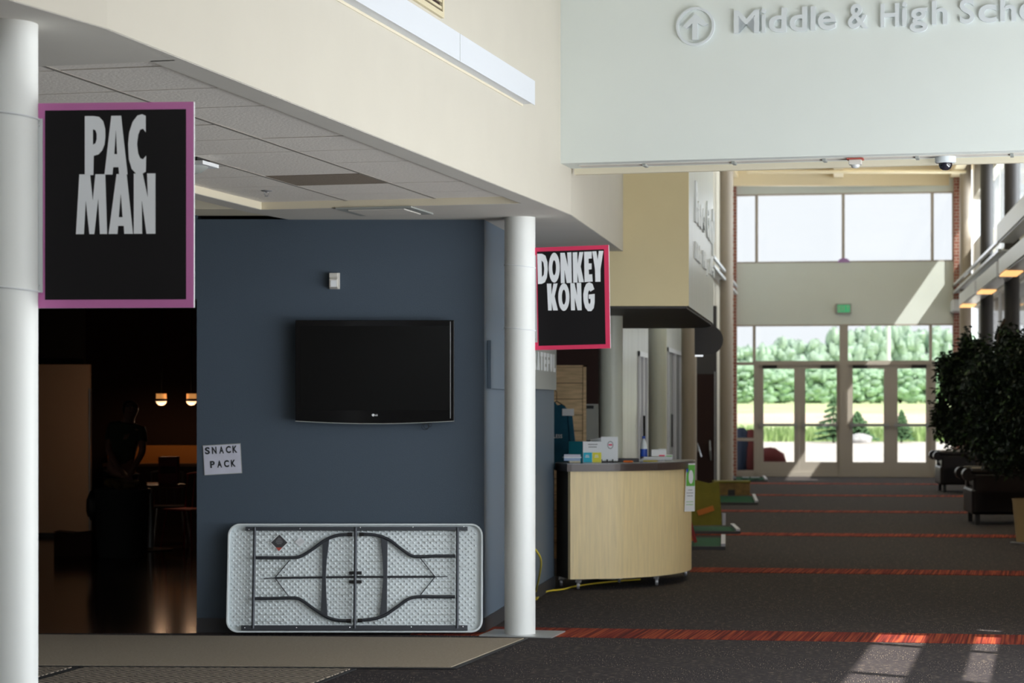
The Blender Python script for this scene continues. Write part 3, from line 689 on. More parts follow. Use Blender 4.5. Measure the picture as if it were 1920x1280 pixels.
# ------------------------------------------------------------------ dark dining room seen through the opening
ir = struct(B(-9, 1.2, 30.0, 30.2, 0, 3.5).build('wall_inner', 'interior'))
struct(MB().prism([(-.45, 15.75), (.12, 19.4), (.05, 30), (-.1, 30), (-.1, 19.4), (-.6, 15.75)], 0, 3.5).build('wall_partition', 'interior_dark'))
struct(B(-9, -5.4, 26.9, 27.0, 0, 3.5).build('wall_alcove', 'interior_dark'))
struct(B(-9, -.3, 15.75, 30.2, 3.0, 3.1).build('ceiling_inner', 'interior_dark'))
p = at(75, 683, 26.7); q = at(168, 1003, 26.7)
t = thing('partition_panel', 'tall plain beige partition panel at the back left of the dark room', 'partition', (q.x, 26.72, 0))
B(-1.1, 0, 0, .08, .06, p.z).build('panel', 'beige_panel', t); B(-.012, .004, -.01, .09, .06, p.z-.3).build('edge_channel', 'shelf_edge', t); B(-1.1, 0, .01, .07, 0, .06).build('plinth', 'black', t)
d = G(220, 1043)[1]; x = (229-CX)*d/F
t = thing('trash_bin', 'grey plastic trash bin full of rubbish in the dark room', 'bin', (x, d, 0))
MB().lathe([(.25, 0), (.27, .05), (.295, .68), (.31, .70), (.31, .74), (.29, .74), (.28, .70), (.001, .66)], 28).build('bucket', 'bin_grey', t, True)
mb = MB()
for k in range(14): q = random.random()*6.28; r_ = random.random()*.2; mb.ball((r_*math.cos(q), r_*math.sin(q), .76+random.random()*.05), (.09, .08, .05), 8, 5, .25)
mb.build('rubbish', 'golf_brown', t, True)
mb = MB(); mb.ball((-.31, -.05, .56), (.08, .06, .16), 10, 8, .2); mb.build('liner', 'black', t, True)
d = 23.6; x = (142-CX)*d/F; t = thing('cardboard_box', 'dark red cardboard box on the floor beside the trash bin', 'box', (x, d, 0))
B(-.21, .21, -.15, .15, 0, .25).build('carton', 'cardboard', t, bevel=.004); B(-.21, .0, -.15, .15, .25, .258, rot=Matrix.Rotation(.1, 3, 'Y')).build('flap', 'cardboard', t); B(.0, .21, -.15, .15, .25, .258, rot=Matrix.Rotation(-.1, 3, 'Y')).build('flap', 'cardboard', t)
d = 24.4; x = (282-CX)*d/F; t = thing('pedestal_table', 'wooden topped table on a steel pedestal in the dark room', 'table', (x, d, 0))
MB().lathe([(.38, .72), (.40, .73), (.40, .755), (.38, .76)], 36).build('tabletop', 'wood_top', t, True)
MB().lathe([(.04, .02), (.04, .72)], 20).build('pedestal', 'alu', t, True); MB().lathe([(.26, 0), (.26, .012), (.06, .03), (.05, .03)], 28).build('foot', 'black', t, True)
t = thing('red_carton', 'dark red carton standing on the pedestal table', 'box', ((317-CX)*24.35/F, 24.35, .76)); B(-.11, .11, -.08, .08, 0, .31).build('carton', 'redbox', t, bevel=.003); B(-.09, .09, -.082, -.08, .12, .2).build('label_patch', 'cardboard', t)
def chair(px, py, m, label, rz):
    x, d = G(px, py); t = thing('metal_chair', label, 'chair', (x, d, 0), rz, 'chairs in the dark room')
    B(-.2, .2, -.2, .2, .44, .465).build('seat', m, t, bevel=.01)
    for sx in (-1, 1):
        for sy in (-1, 1): MB().tube([(sx*.17, sy*.17, .44), (sx*.22, sy*.22, 0)], .012, 8).build('leg', 'alu' if m != 'golf_red' else m, t)
    mb = MB(); mb.tube([(-.18, .19, .46), (-.19, .25, .85), (0, .27, .88), (.19, .25, .85), (.18, .19, .46)], .012, 8)
    for k in (-.09, 0, .09): mb.tube([(k, .2, .46), (k, .26, .86)], .006, 6)
    mb.build('backrest', m, t)
chair(318, 1020, 'black', 'dark chair with thin metal legs behind the pedestal table', .3)
chair(352, 1028, 'golf_red', 'dark red metal chair at the right edge of the opening', -.5)
t = thing('back_counter', 'long wooden counter with a warm lit face along the back of the dark room', 'counter', (-4.0, 29.2, 0))
B(-1.6, 2.6, 0, .6, 0, .82).build('cabinet', 'interior', t); B(-1.6, 2.6, .35, .6, .82, 1.10).build('lit_panel', 'counter_glow', t); B(-1.6, 2.6, -.03, .6, .82, .86).build('worktop', 'wood_top', t)
for px, r in ((302.5, .066), (359, .062)):
    d = 25.5; q = at(px, 752, d)
    t = thing('pendant_lamp', 'glowing pendant lamp hanging in the dark room, ' + ('nearer the bending person' if px < 320 else 'beside the opening jamb'), 'lamp', (q.x, d, q.z), 0, 'pendant lamps')
    MB().lathe([(.001, -r*.75), (r*.5, -r*.65), (r*.85, -r*.35), (r, 0)], 20).build('bulb', 'lamp_pendant', t, True)
    MB().lathe([(r*1.0, .0), (r*1.0, .03)], 20).build('collar', 'black', t)
    MB().lathe([(r*.95, .03), (r*.95, .09)], 20).build('upper_glass', 'lamp_under', t, True)
    MB().tube([(0, 0, .09), (0, 0, 3.0-q.z)], .008, 8).build('stem', 'black', t)
    l = bpy.data.lights.new('pendant_bulb', 'POINT'); l.energy = 5.0; l.color = (1, .62, .38); l.shadow_soft_size = .06
    lo = bpy.data.objects.new('pendant_bulb', l); col.objects.link(lo); lo.parent = t; lo.location = (0, 0, -.12)
l = bpy.data.lights.new('counter_strip', 'AREA'); l.shape = 'RECTANGLE'; l.size = 3.6; l.size_y = .08; l.energy = 3.2; l.color = (1, .6, .28)
lo = bpy.data.objects.new('counter_strip', l); col.objects.link(lo); lo.location = (-3.6, 29.2, 1.6); lo.rotation_euler = (math.radians(25), 0, 0); lo.visible_camera = False
# person bending over the bin
def skin(name, m, parent, joints, edges, lvl=2):
    me = bpy.data.meshes.new(name); me.from_pydata([j[0] for j in joints], edges, []); o = bpy.data.objects.new(name, me); col.objects.link(o); me.materials.append(M[m])
    s_ = o.modifiers.new('skin', 'SKIN'); s_.use_smooth_shade = True
    for i, j in enumerate(joints):
        r = j[1]; me.skin_vertices[0].data[i].radius = r if isinstance(r, tuple) else (r, r)
    me.skin_vertices[0].data[0].use_root = True
    ss = o.modifiers.new('sub', 'SUBSURF'); ss.levels = lvl; ss.render_levels = lvl
    o.parent = parent; return o
d = 24.15; px0 = (228-CX)*d/F
t = thing('person', 'person in a dark olive t-shirt leaning over the bin in the dark room', 'person', (px0, d, 0))
J = [((0, 0, .95), (.15, .11)), ((0, 0, 1.12), (.14, .10)), ((.05, -.04, 1.32), (.17, .11)), ((.08, -.06, 1.44), (.12, .09)), ((.10, -.08, 1.51), (.055, .055)), ((.13, -.11, 1.60), (.085, .095)), ((.15, -.14, 1.69), (.075, .08)),
     ((-.11, -.02, 1.41), (.055, .055)), ((-.13, -.10, 1.15), (.042, .042)), ((.03, -.22, .93), (.030, .030)), ((.10, -.26, .87), (.035, .022)),
     ((.24, -.10, 1.38), (.055, .055)), ((.27, -.18, 1.13), (.042, .042)), ((.17, -.26, .93), (.030, .030)), ((.14, -.29, .86), (.035, .022)),
     ((-.09, 0, .86), (.09, .09)), ((-.10, -.02, .48), (.06, .06)), ((-.10, .02, .07), (.04, .04)), ((-.10, -.10, .03), (.04, .03)),
     ((.09, 0, .86), (.09, .09)), ((.10, -.02, .48), (.06, .06)), ((.10, .02, .07), (.04, .04)), ((.10, -.10, .03), (.04, .03))]
Ed = [(0, 1), (1, 2), (2, 3), (3, 4), (4, 5), (5, 6), (2, 7), (7, 8), (8, 9), (9, 10), (2, 11), (11, 12), (12, 13), (13, 14), (0, 15), (15, 16), (16, 17), (17, 18), (0, 19), (19, 20), (20, 21), (21, 22)]
for hand in (10, 14):
    base = Vector(J[hand][0])
    for k in range(5):
        off = (k-2)*.016; ln = (.04, .06, .066, .06, .05)[k]
        a = base+Vector((off, -.012, -.02)); b = a+Vector((off*.3+(-.02 if k == 0 else 0), -.012, -ln*.6)); c_ = b+Vector((0, .012, -ln*.4))
        i0 = len(J); J += [(tuple(a), (.008, .008)), (tuple(b), (.0075, .0075)), (tuple(c_), (.006, .006))]; Ed += [(hand, i0), (i0, i0+1), (i0+1, i0+2)]
skin('body', 'skin', t, J, Ed)
skin('t_shirt', 'shirt_olive', t, [((0, 0, .93), (.165, .125)), ((0, 0, 1.12), (.16, .12)), ((.05, -.04, 1.32), (.19, .13)), ((.085, -.065, 1.46), (.10, .08)), ((-.11, -.02, 1.40), (.075, .075)), ((-.125, -.07, 1.24), (.062, .062)), ((.24, -.10, 1.37), (.075, .075)), ((.26, -.14, 1.22), (.062, .062))],
     [(0, 1), (1, 2), (2, 3), (2, 4), (4, 5), (2, 6), (6, 7)])
skin('trousers', 'trousers', t, [((0, 0, .95), (.165, .125)), ((-.09, 0, .84), (.105, .105)), ((-.10, -.02, .48), (.078, .078)), ((-.10, .02, .09), (.06, .06)), ((.09, 0, .84), (.105, .105)), ((.10, -.02, .48), (.078, .078)), ((.10, .02, .09), (.06, .06))], [(0, 1), (1, 2), (2, 3), (0, 4), (4, 5), (5, 6)])
skin('hair', 'hair', t, [((.10, -.05, 1.52), (.07, .05)), ((.10, -.07, 1.62), (.10, .10)), ((.135, -.10, 1.70), (.09, .09))], [(0, 1), (1, 2)])
mb = MB(); mb.ball((.13, -.215, 1.615), (.012, .015, .018), 8, 6); mb.build('nose', 'skin', t, True)
mb = MB(); mb.ball((.10, -.195, 1.645), .011, 8, 6); mb.ball((.165, -.195, 1.645), .011, 8, 6); mb.build('eyes', 'ink', t, True)
mb = MB(); mb.ball((.13, -.20, 1.575), (.022, .008, .005), 8, 5); mb.build('mouth', 'redbox', t, True)
# ------------------------------------------------------------------ poster on the side wall
SP = Plane((-.202, 15.5), math.atan2(3.85, .584))
a, b = SP.u(914), SP.u(1036)
q = SP.xy(1036); zt, zb = SP.z(1036, 657), SP.z(1036, 731)
a = SP.u(1010); 
t = thing('wall_letters_panel', 'grey weathered board with tall white letters on the blue side wall by the column', 'sign', (SP.p.x, SP.p.y, 0), SP.a)
B(SP.u(985), SP.u(1036), -.035, -.004, zb, zt+.04).build('board', 'grey_shade', t)
for i, ch in enumerate('GRATEFUL'):
    x0 = SP.u(985)+.03+i*(SP.u(1036)-SP.u(985)-.05)/8; glyph(ch, x0, x0+.085*(SP.u(1036)-SP.u(985))/1.2, zb+.16, zt-.04, -.036, .006, 'white', t, bold=.04)
t = thing('wall_canvas', 'flat blue canvas panel on the side wall just left of the white column', 'picture', (SP.p.x, SP.p.y, 0), SP.a)
B(SP.u(913), SP.u(943), -.03, -.004, SP.z(930, 729), SP.z(930, 641)).build('canvas', 'blue_side', t); B(SP.u(943), SP.u(944.5), -.032, -.003, SP.z(930, 729), SP.z(930, 641)).build('edge', 'redbox', t)
# ------------------------------------------------------------------ yellow box with raised lettering, beyond the header
YX = lambda px, d: (px-CX)*d/F
x0, x1 = .75, YX(1291, 18.7)
poly = [(x0, 18.7), (x1, 18.7)] + [C(-1.255, d)[0:2] for d in (19.5, 21, 22.3)] + [C(-1.27, 22.8), C(-1.33, 23.15), C(-1.45, 23.4), C(-1.7, 23.5), (x0+.3, 23.5)]
poly[1] = C(-1.255, 18.7)
yb = struct(MB().prism(poly, 2.52, 7.2).build('wall_box', 'glossy_wall'))
MB().prism([(x0, 18.66), (C(-1.255, 18.66)[0], 18.66), (C(-1.255, 18.7)[0], 18.7), (x0, 18.7)], 2.52, 7.2).build('front_face', 'yellow_wall', yb)
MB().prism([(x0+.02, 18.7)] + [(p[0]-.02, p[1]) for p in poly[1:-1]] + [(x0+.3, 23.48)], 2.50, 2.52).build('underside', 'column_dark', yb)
YP = Plane(C(-1.255, 18.7), tC)
t = thing('shop_lettering', 'raised white lettering Base Camp on the glossy curved wall', 'sign', (YP.p.x, YP.p.y, 0), tC)
def yl(s, pa, pb, ya, yb_, name='letter', lo=None):
    n = len(s); ua, ub = YP.u(pa), YP.u(pb); cw = (ub-ua)/n
    zt = YP.z(pa, ya); zb = YP.z(pa, yb_)
    for i, ch in enumerate(s):
        if ch == ' ': continue
        hh = (zt-zb)*(.62 if ch in 'aemsnory' else 1); dz = (zt-zb)*.3 if ch in 'py' else 0
        glyph(ch, ua+cw*i+.04*cw, ua+cw*(i+.9), zb-dz, zb+hh, 0, .014, 'white', t, bold=.05)
yl('Base Camp', 1302, 1338, 338, 415); yl('Kids Play Area', 1302, 1338, 452, 484)
# hanging blade sign under the box
q = C(-1.42, 23.3); s_ = F/23.3
t = thing('blade_sign', 'dark round ended blade sign hanging under the lettered wall', 'sign', ((1303-CX)/s_, 23.3, 0), 0)
zt, zb = H+(HY-609)/s_, H+(HY-665)/s_; r_ = (zt-zb)/2; wd = 53/s_
MB().prism([(0, zb), (0, zt)] + [(wd-r_+r_*math.cos(math.radians(90-180*k/16)), (zt+zb)/2+r_*math.sin(math.radians(90-180*k/16))) for k in range(17)], 0, .05, 'y').build('panel', 'column_dark', t)
for zz in (zt+.0, zb-.02): B(.0, .09, .01, .04, zz, zz+.02).build('bracket', 'chrome', t)
# ------------------------------------------------------------------ corridor left side
for px, d, m, r in ((1145, 20.3, 'column_green', .115), (1233, 26.3, 'column_green', .115), (1292, 32.3, 'column_tan', .115), (1362, 44.3, 'column_tan', .14)):
    top = 2.5 if d < 21 else 7.2
    lab = {1145: 'pale green round column behind the reception counter', 1233: 'green grey round column, second behind the counter', 1292: 'dark round column beside the hanging blade sign', 1362: 'tan round column at the left of the glass doors'}[px]
    column(YX(px, d), d, r, lab, top, m)
cl = struct(MB().prism([C(-3.0, 27), C(-3.0, 33.0), C(-3.15, 33.0), C(-3.15, 27)], 0, 7.2).build('wall_corridor', 'streak_wall'))
def cpart(d0, d1, z0, z1, m='streak_wall', name='wall_panel', o0=-3.0, o1=-3.15): return MB().prism([C(o0, d0), C(o0, d1), C(o1, d1), C(o1, d0)], z0, z1).build(name, m, cl)
cpart(33.0, 34.5, 2.5, 7.2); cpart(34.5, 38.8, 0, 7.2); cpart(38.8, 42.4, 2.72, 7.2); cpart(42.4, 43.5, 0, 7.2)
def cdoor(n, d0, d1, h):
    s_ = sempty('door_%d' % n, C(-3.0, d0, 0), 0)
    def lc(o, d): p = C(o, d); q = C(-3.0, d0); return (p[0]-q[0], p[1]-q[1])
    for a, b, z0, z1 in ((d0, d0+.08, 0, h), (d1-.08, d1, 0, h), (d0, d1, h-.08, h), ((d0+d1)/2-.05, (d0+d1)/2+.05, 0, h)):
        MB().prism([lc(-2.97, a), lc(-2.97, b), lc(-3.1, b), lc(-3.1, a)], z0, z1).build('door_frame', 'shelf_edge', s_)
    MB().prism([lc(-3.03, d0), lc(-3.03, d1), lc(-3.05, d1), lc(-3.05, d0)], .1, h-.05).build('pane', 'black', s_)
    MB().tube([lc(-2.93, d0+.3)+(.9,), lc(-2.93, d0+.3)+(1.5,)], .02, 8).build('door_handle', 'black', s_)
cdoor(1, 33.0, 34.5, 2.5); cdoor(2, 38.8, 42.4, 2.72)
er = struct(MB().prism([C(-3.15, 43.5), C(-2.36, 43.6), C(-2.36, 43.75), C(-3.15, 43.65)], 0, 3.7).build('wall_end', 'column_dark'))
MB().prism([C(-3.15, 43.5), C(-2.42, 43.6), C(-2.42, 43.75), C(-3.15, 43.65)], 3.7, 7.2).build('wall_panel', 'cream', er)
s_ = sempty('door_3', C(-2.82, 43.5, 0), aC)
B(0, .42, -.04, 0, .02, 2.3).build('door_leaf', 'interior', s_); B(.0, .02, -.05, 0, 0, 2.35).build('door_frame', 'shelf_edge', s_); B(.42, .44, -.05, 0, 0, 2.35).build('door_frame', 'shelf_edge', s_)
MB().tube([(.08, -.06, .72), (.08, -.10, .9), (.16, -.08, .62)], .02, 8).build('door_handle', 'chrome', s_)
MB().tube([(.33, -.06, .95), (.34, -.10, .75), (.36, -.06, .55)], .022, 8).build('door_handle', 'chrome', s_)
struct(MB().prism([C(-2.42, 43.7), C(-2.42, 50.2), C(-2.55, 50.2), C(-2.55, 43.7)], 0, 7.2).build('wall_side', 'cream'))
# shop recess behind the counter
struct(MB().prism([(.0, 24.6), (C(-2.6, 25)[0], 24.6), C(-3.0, 27), (.0, 27)], 0, 3.5).build('wall_shop', 'interior'))
struct(MB().prism([(.0, 19.4), (.9, 18.7), (1.3, 23.5), C(-2.9, 27.0), (0, 27)], 3.0, 3.1).build('ceiling_shop', 'interior_dark'))
struct(MB().prism([(.1, 19.4), (.3, 19.6), (.5, 24.6), (.1, 24.6)], 0, 3.0).build('wall_stock', 'interior'))
# ------------------------------------------------------------------ far end wall with doors and windows
FP = Plane(C(0, 50.0), aC)
def fu(px): return FP.u(px)
def fz(py): return H-(py-HY)*50.0/F
fw = struct(B(0, .01, 0, .01, 8, 8.01).build('wall_end_glazed', 'cream'))
fw.location = (FP.p.x, FP.p.y, 0); fw.rotation_euler = (0, 0, aC)
fw.data.clear_geometry()
mbw = MB(); mbw.box(fu(1376), fu(1800), 0, .25, fz(608), fz(491)); mbw.box(fu(1376), fu(1800), 0, .25, fz(362), 7.3)
o = mbw.build('wall_band', 'header_white', fw)
for a, b in ((1366, 1381), (1788, 1798)): B(fu(a), fu(b), -.12, .3, 0, 7.3).build('brick_pier', 'brick', fw)
B(fu(1789), fu(1812), .0, .3, 0, 7.3).build('end_pier', 'frame_tan', fw)
def fwin(n, a, b, y0, y1):
    s_ = sempty('window_%d' % n, (FP.p.x, FP.p.y, 0), aC); w_ = .035
    x0, x1, z0, z1 = fu(a), fu(b), fz(y1), fz(y0)
    MB().ring([(x0, z0), (x1, z0), (x1, z1), (x0, z1)], [(x0+w_, z0+w_), (x1-w_, z0+w_), (x1-w_, z1-w_), (x0+w_, z1-w_)], .0, .12).build('window_frame', 'frame_tan', s_)
    B(x0+w_, x1-w_, .05, .06, z0+w_, z1-w_).build('pane', 'glass', s_)
n = 1
for a, b in ((1379, 1418.5), (1418.5, 1581), (1581, 1748), (1748, 1788)): fwin(n, a, b, 362, 492); n += 1
for a, b in ((1379, 1414), (1414, 1581), (1583, 1745), (1745, 1789)): fwin(n, a, b, 608, 681); n += 1
fwin(n, 1379, 1416, 681, 824); n += 1
fwin(n, 1379, 1416, 824, 885); n += 1
fwin(n, 1752, 1789, 681, 885); n += 1
fr = MB(); fr.box(fu(1379), fu(1789), -.01, .14, 0, fz(885)); fr.box(fu(1574), fu(1590), -.03, .16, 0, fz(608)); fr.box(fu(1414), fu(1421), -.01, .14, 0, fz(681)); fr.box(fu(1745), fu(1753), -.01, .14, 0, fz(681)); fr.box(fu(1414), fu(1753), -.02, .14, fz(684), fz(676))
fr.build('door_framing', 'frame_tan', fw)
def fdoor(n, a, b, ga, gb, hinge):
    s_ = sempty('door_%d' % n, (FP.p.x, FP.p.y, 0), aC)
    x0, x1, z0, z1 = fu(a), fu(b), .02, fz(684); g0, g1, h0, h1 = fu(ga), fu(gb), fz(866), fz(691)
    mb = MB(); mb.ring([(x0, z0), (x1, z0), (x1, z1), (x0, z1)], [(g0, h0), (g1, h0), (g1, h1), (g0, h1)], .02, .07); mb.build('door_leaf', 'frame_tan', s_)
    B(g0, g1, .04, .05, h0, h1).build('pane', 'glass', s_)
    B(x0+.05, x1-.05, -.05, .0, fz(799), fz(794)).build('push_bar', 'shelf_edge', s_)
    B(x0+.08, x0+.10, -.02, .02, fz(805), fz(790)).build('bar_mount', 'shelf_edge', s_); B(x1-.10, x1-.08, -.02, .02, fz(805), fz(790)).build('bar_mount', 'shelf_edge', s_)
    hx = x0+.12 if hinge < 0 else x1-.45
    B(hx, hx+.34, -.03, .02, fz(690), fz(684)).build('door_closer', 'black', s_)
for i, (a, b, c0, c1, hg) in enumerate(((1420, 1498.8, 1431.5, 1489, -1), (1498.9, 1575, 1510, 1568.5, 1), (1589, 1671.8, 1599, 1657, -1), (1671.9, 1746, 1683, 1736, 1))): fdoor(4+i, a, b, c0, c1, hg)
# exit sign, purple decal
t = thing('exit_sign', 'green lit exit sign on the white band above the glass doors', 'sign', (FP.xy(1582).x, FP.xy(1582).y, fz(588)), aC)
B(-.18, .18, -.09, -.001, 0, .23).build('housing', 'grey_shade', t, bevel=.01); B(-.14, .14, -.095, -.09, .03, .20).build('face', 'exit_green', t)
for i, ch in enumerate('EXIT'): glyph(ch, -.12+i*.062, -.12+i*.062+(.045 if ch != 'I' else .016), .055, .175, -.0955, .003, 'column_green', t)
t = thing('purple_decal', 'small purple half round decal at the foot of the high window mullion', 'decal', (FP.xy(1582).x, FP.xy(1582).y, fz(492)), aC)
MB().prism([(.14*math.cos(math.radians(180*k/12)), .10*math.sin(math.radians(180*k/12))) for k in range(13)], -.02, -.001, 'y').build('disc', 'purple', t)
# far ceiling and beams
cf = struct(MB().prism([C(-3.2, 15.5), C(3.6, 15.0), C(3.6, 51), C(-3.2, 51)], 7.3, 7.4).build('ceiling_corridor', 'beam'))
for off in (-2.3, .15, 2.85): MB().prism([C(off-.11, 16), C(off+.11, 16), C(off+.11, 50), C(off-.11, 50)], 6.95, 7.3).build('long_beam', 'beam', cf)
for d, z in ((49.6, 6.78), (46.5, 7.0), (42.5, 7.0), (38.5, 7.0), (34, 7.0)): MB().prism([C(-2.4, d), C(3.1, d), C(3.1, d+.2), C(-2.4, d+.2)], z, 7.3).build('cross_beam', 'beam', cf)
MB().tube([C(-1.9, 47.8, 6.9), C(3.0, 47.8, 6.9)], .045, 10).build('pipe', 'beam', cf)
# ------------------------------------------------------------------ corridor right wall
cr = struct(MB().prism([C(3.3, 15.3), C(3.3, 50.2), C(3.5, 50.2), C(3.5, 15.3)], 6.5, 7.3).build('wall_corridor_right', 'cream'))
def rp(d0, d1, z0, z1, m, name='wall_panel', o0=3.3, o1=3.5): return MB().prism([C(o0, d0), C(o0, d1), C(o1, d1), C(o1, d0)], z0, z1).build(name, m, cr)
rp(15.3, 50.2, 3.95, 4.7, 'cream'); rp(45.6, 50.2, 4.7, 5.45, 'cream'); rp(15.3, 45.6, 4.7, 6.5, 'glass_clear', 'pane', 3.39, 3.40)
for k, d in enumerate([16+3*i for i in range(10)]): rp(d, d+.06, 4.7, 6.5, 'frame_white', 'mullion', 3.37, 3.42)
rp(15.3, 31, 0, 3.95, 'orange_wall'); rp(31, 50.2, 0, .4, 'base_dark')
for k, d in enumerate([31+3*i for i in range(7)]): rp(d, d+.06, .4, 3.95, 'frame_white', 'mullion', 3.36, 3.43)
rp(31, 50.2, 2.3, 2.36, 'frame_white', 'transom', 3.37, 3.42)
rp(31, 50.2, .4, 3.95, 'glass', 'pane', 3.39, 3.40); rp(45.6, 50.2, 5.45, 6.5, 'glass_clear', 'pane', 3.39, 3.40)
ext = struct(MB().prism([C(3.5, 28), C(8.5, 28), C(8.5, 52), C(3.5, 52)], 3.98, 4.15).build('sun_block_low', 'sun_block_grey'))  # slab added outside to keep the sun off the corridor floor
struct(MB().prism([C(3.5, 12), C(5.7, 12), C(5.7, 43.8), C(3.5, 43.8)], 7.2, 7.35).build('sun_block_high', 'sun_block_grey'))  # unseen overhang added to block the sun from the upper glazing
for d, m, lab in ((47.9, 'column_tan', 'tan round column at the right of the glass doors'), (43.0, 'column_dark', 'dark round column, second from the glass doors on the right'), (37.0, 'column_dark', 'dark round column, third from the glass doors on the right'), (31.3, 'column_dark', 'dark round column at the right edge behind the plants')):
    p = C(3.0 if d > 45 else 3.12, d); column(p[0], p[1], .13, lab, 7.3, m)
def shelf(d0, d1, off, z, h, label, lamp=True):
    t = thing('shelf_light', label, 'light fixture', C(off, d0, z), 0, 'box lights along the right wall')
    q = C(off, d0)
    def l(o, d): p = C(o, d); return (p[0]-q[0], p[1]-q[1])
    MB().prism([l(off, d0), l(off, d1), l(off+.30, d1), l(off+.30, d0)], 0.02, h).build('housing', 'shelf_white', t)
    MB().prism([l(off+.03, d0+.1), l(off+.03, d1-.1), l(off+.27, d1-.1), l(off+.27, d0+.1)], .0, .02).build('lower_louver', 'shelf_edge', t)
    if lamp: MB().prism([l(off+.01, d1-1.3), l(off+.01, d1-.05), l(off+.29, d1-.05), l(off+.29, d1-1.3)], -.02, -.0).build('lamp_panel', 'lamp_warm', t)
shelf(48.4, 49.8, 2.75, 3.80, .27, 'white box light at the far end of the right wall', False)
shelf(41.2, 46.2, 2.75, 3.80, .27, 'white box light with a warm lamp behind the third dark column')
shelf(35.7, 40.7, 2.75, 3.80, .27, 'white box light between the two dark columns')
shelf(30.3, 35.2, 2.75, 3.80, .27, 'white box light with a warm lamp nearest on the right wall')
shelf(29, 35.6, 2.75, 4.36, .31, 'upper white box light at the right edge of the frame', False)
t = thing('light_shelf', 'long thin metal light shelf along the right wall', 'shelf', C(2.8, 36, 4.25), 0)
q = C(2.8, 36); l = lambda o, d: (C(o, d)[0]-q[0], C(o, d)[1]-q[1])
for z in (.0, .17): MB().prism([l(2.8, 36), l(2.8, 50), l(2.86, 50), l(2.86, 36)], z, z+.05).build('rail', 'shelf_edge', t)
MB().prism([l(2.86, 36), l(2.86, 50), l(3.3, 50), l(3.3, 36)], .02, .04).build('shelf_plate', 'shelf_white', t)
t = thing('light_shelf', 'long thin metal light shelf along the left wall near the tan column', 'shelf', C(-2.42, 40, 4.25), 0)
q = C(-2.42, 40); l = lambda o, d: (C(o, d)[0]-q[0], C(o, d)[1]-q[1])
for z in (.0, .17): MB().prism([l(-2.2, 40), l(-2.2, 49.8), l(-2.26, 49.8), l(-2.26, 40)], z, z+.05).build('rail', 'shelf_white', t)
MB().prism([l(-2.26, 40), l(-2.26, 49.8), l(-2.42, 49.8), l(-2.42, 40)], .02, .04).build('shelf_plate', 'shelf_white', t)
# ------------------------------------------------------------------ reception counter
cp = [(.522, 19.08), (.911, 19.17), (1.10, 19.27), (1.287, 19.42), (1.49, 19.68), (1.625, 19.98), (1.70, 20.25), (1.73, 20.6)]
O = (.522, 19.08)
back = [(1.30, 20.6), (1.22, 20.25), (1.05, 19.95), (.85, 19.75), (.40, 19.62)]
t = thing('reception_counter', 'curved light wood reception counter on casters with a dark top', 'counter', (O[0], O[1], 0))
sm = [(p.x, p.y) for p in smooth_path([(a, b, 0) for a, b in cp], 5)]
body = [(a-O[0], b-O[1]) for a, b in sm+back]
inn = [(a*1-.0, b+.02) for a, b in body]
mb = MB(); mb.prism([(a-O[0], b-O[1]) for a, b in sm] + [(a-O[0]-.02, b-O[1]+.03) for a, b in sm[::-1]], .095, 1.06); mb.build('front_panel', 'laminate', t)
MB().prism([(0, 0), (.0, .03), (-.085, .42), (-.115, .40)], .095, 1.06).build('side_panel', 'laminate_dark', t)
MB().prism([(a, b) for a, b in [(.02, .04), (.38, .15), (.75, .40), (1.10, 1.0), (1.17, 1.5), (.78, 1.5), (.7, 1.17), (.53, .87), (.33, .67), (-.1, .5)]], .095, .98).build('cabinet', 'laminate_dark', t)
top = [(a-O[0]+.035*(1 if i > 14 else .3), b-O[1]-.035) for i, (a, b) in enumerate(sm)]
top = [(-.13, .34), (-.03, -.04)] + top + [(1.25, 1.56), (.75, 1.56), (.60, 1.17), (.45, .95), (.30, .80), (-.10, .70)]
MB().prism(top, 1.06, 1.125).build('top_edge', 'counter_top', t)
MB().prism([(a*.985, b*.985+.005) for a, b in top], 1.125, 1.13).build('top_surface', 'counter_surface', t)
for i, (x, y) in enumerate((G(1084, 1104), G(1231, 1097), G(1285, 1080), (.45, 19.5), (1.0, 19.9))):
    x -= O[0]; y -= O[1]; cst = MB(); cst.box(x-.028, x+.028, y-.02, y+.02, .055, .095); cst.build('caster', 'chrome', t, bevel=.004)
    w_ = MB(); rr = Matrix.Rotation(math.radians(90), 3, 'Y')
    w_.lathe([(.034, -.012), (.036, 0), (.034, .012)], 18); w_.v = [tuple(rr @ Vector(v) + Vector((x, y-.01, .036))) for v in w_.v]
    w_.build('caster_wheel', 'shelf_edge', t, True)
CT = 1.13
def on_counter(px, d): return ((px-CX)*d/F, d)
# things on the counter
x, d = on_counter(1073, 19.38)
for i, (m, w_, h_, dx, rz, lab) in enumerate((('paper_cream', .10, .018, .02, .05, 'cream notepad at the bottom of the paper stack on the counter'), ('paper_blue', .15, .026, 0, -.05, 'pale blue leaflets in the middle of the paper stack on the counter'), ('paper', .17, .010, 0, .12, 'white open envelope above the blue leaflets on the counter'), ('paper_lilac', .15, .022, 0, -.03, 'lilac white leaflets on top of the paper stack on the counter'))):
    z = CT+sum((.018, .026, .010, .022)[:i]); tag(B(-w_/2, w_/2, -.05, .05, 0, h_).build('leaflet_stack', m, bevel=.002), lab, 'papers', 'paper stack on the counter'); o = bpy.context.scene.collection.objects[-1]
    o.location = (x+dx, d, z); o.rotation_euler = (0, 0, rz)
x, d = on_counter(1093, 19.33); s_ = F/d
t = thing('brochure_box', 'teal box with a white front and cyan and yellow squares on the counter', 'box', (x, d-.0, CT))
w_ = 35/s_; h_ = 40/s_
B(0, w_, 0, .14, 0, h_).build('carton', 'teal', t)
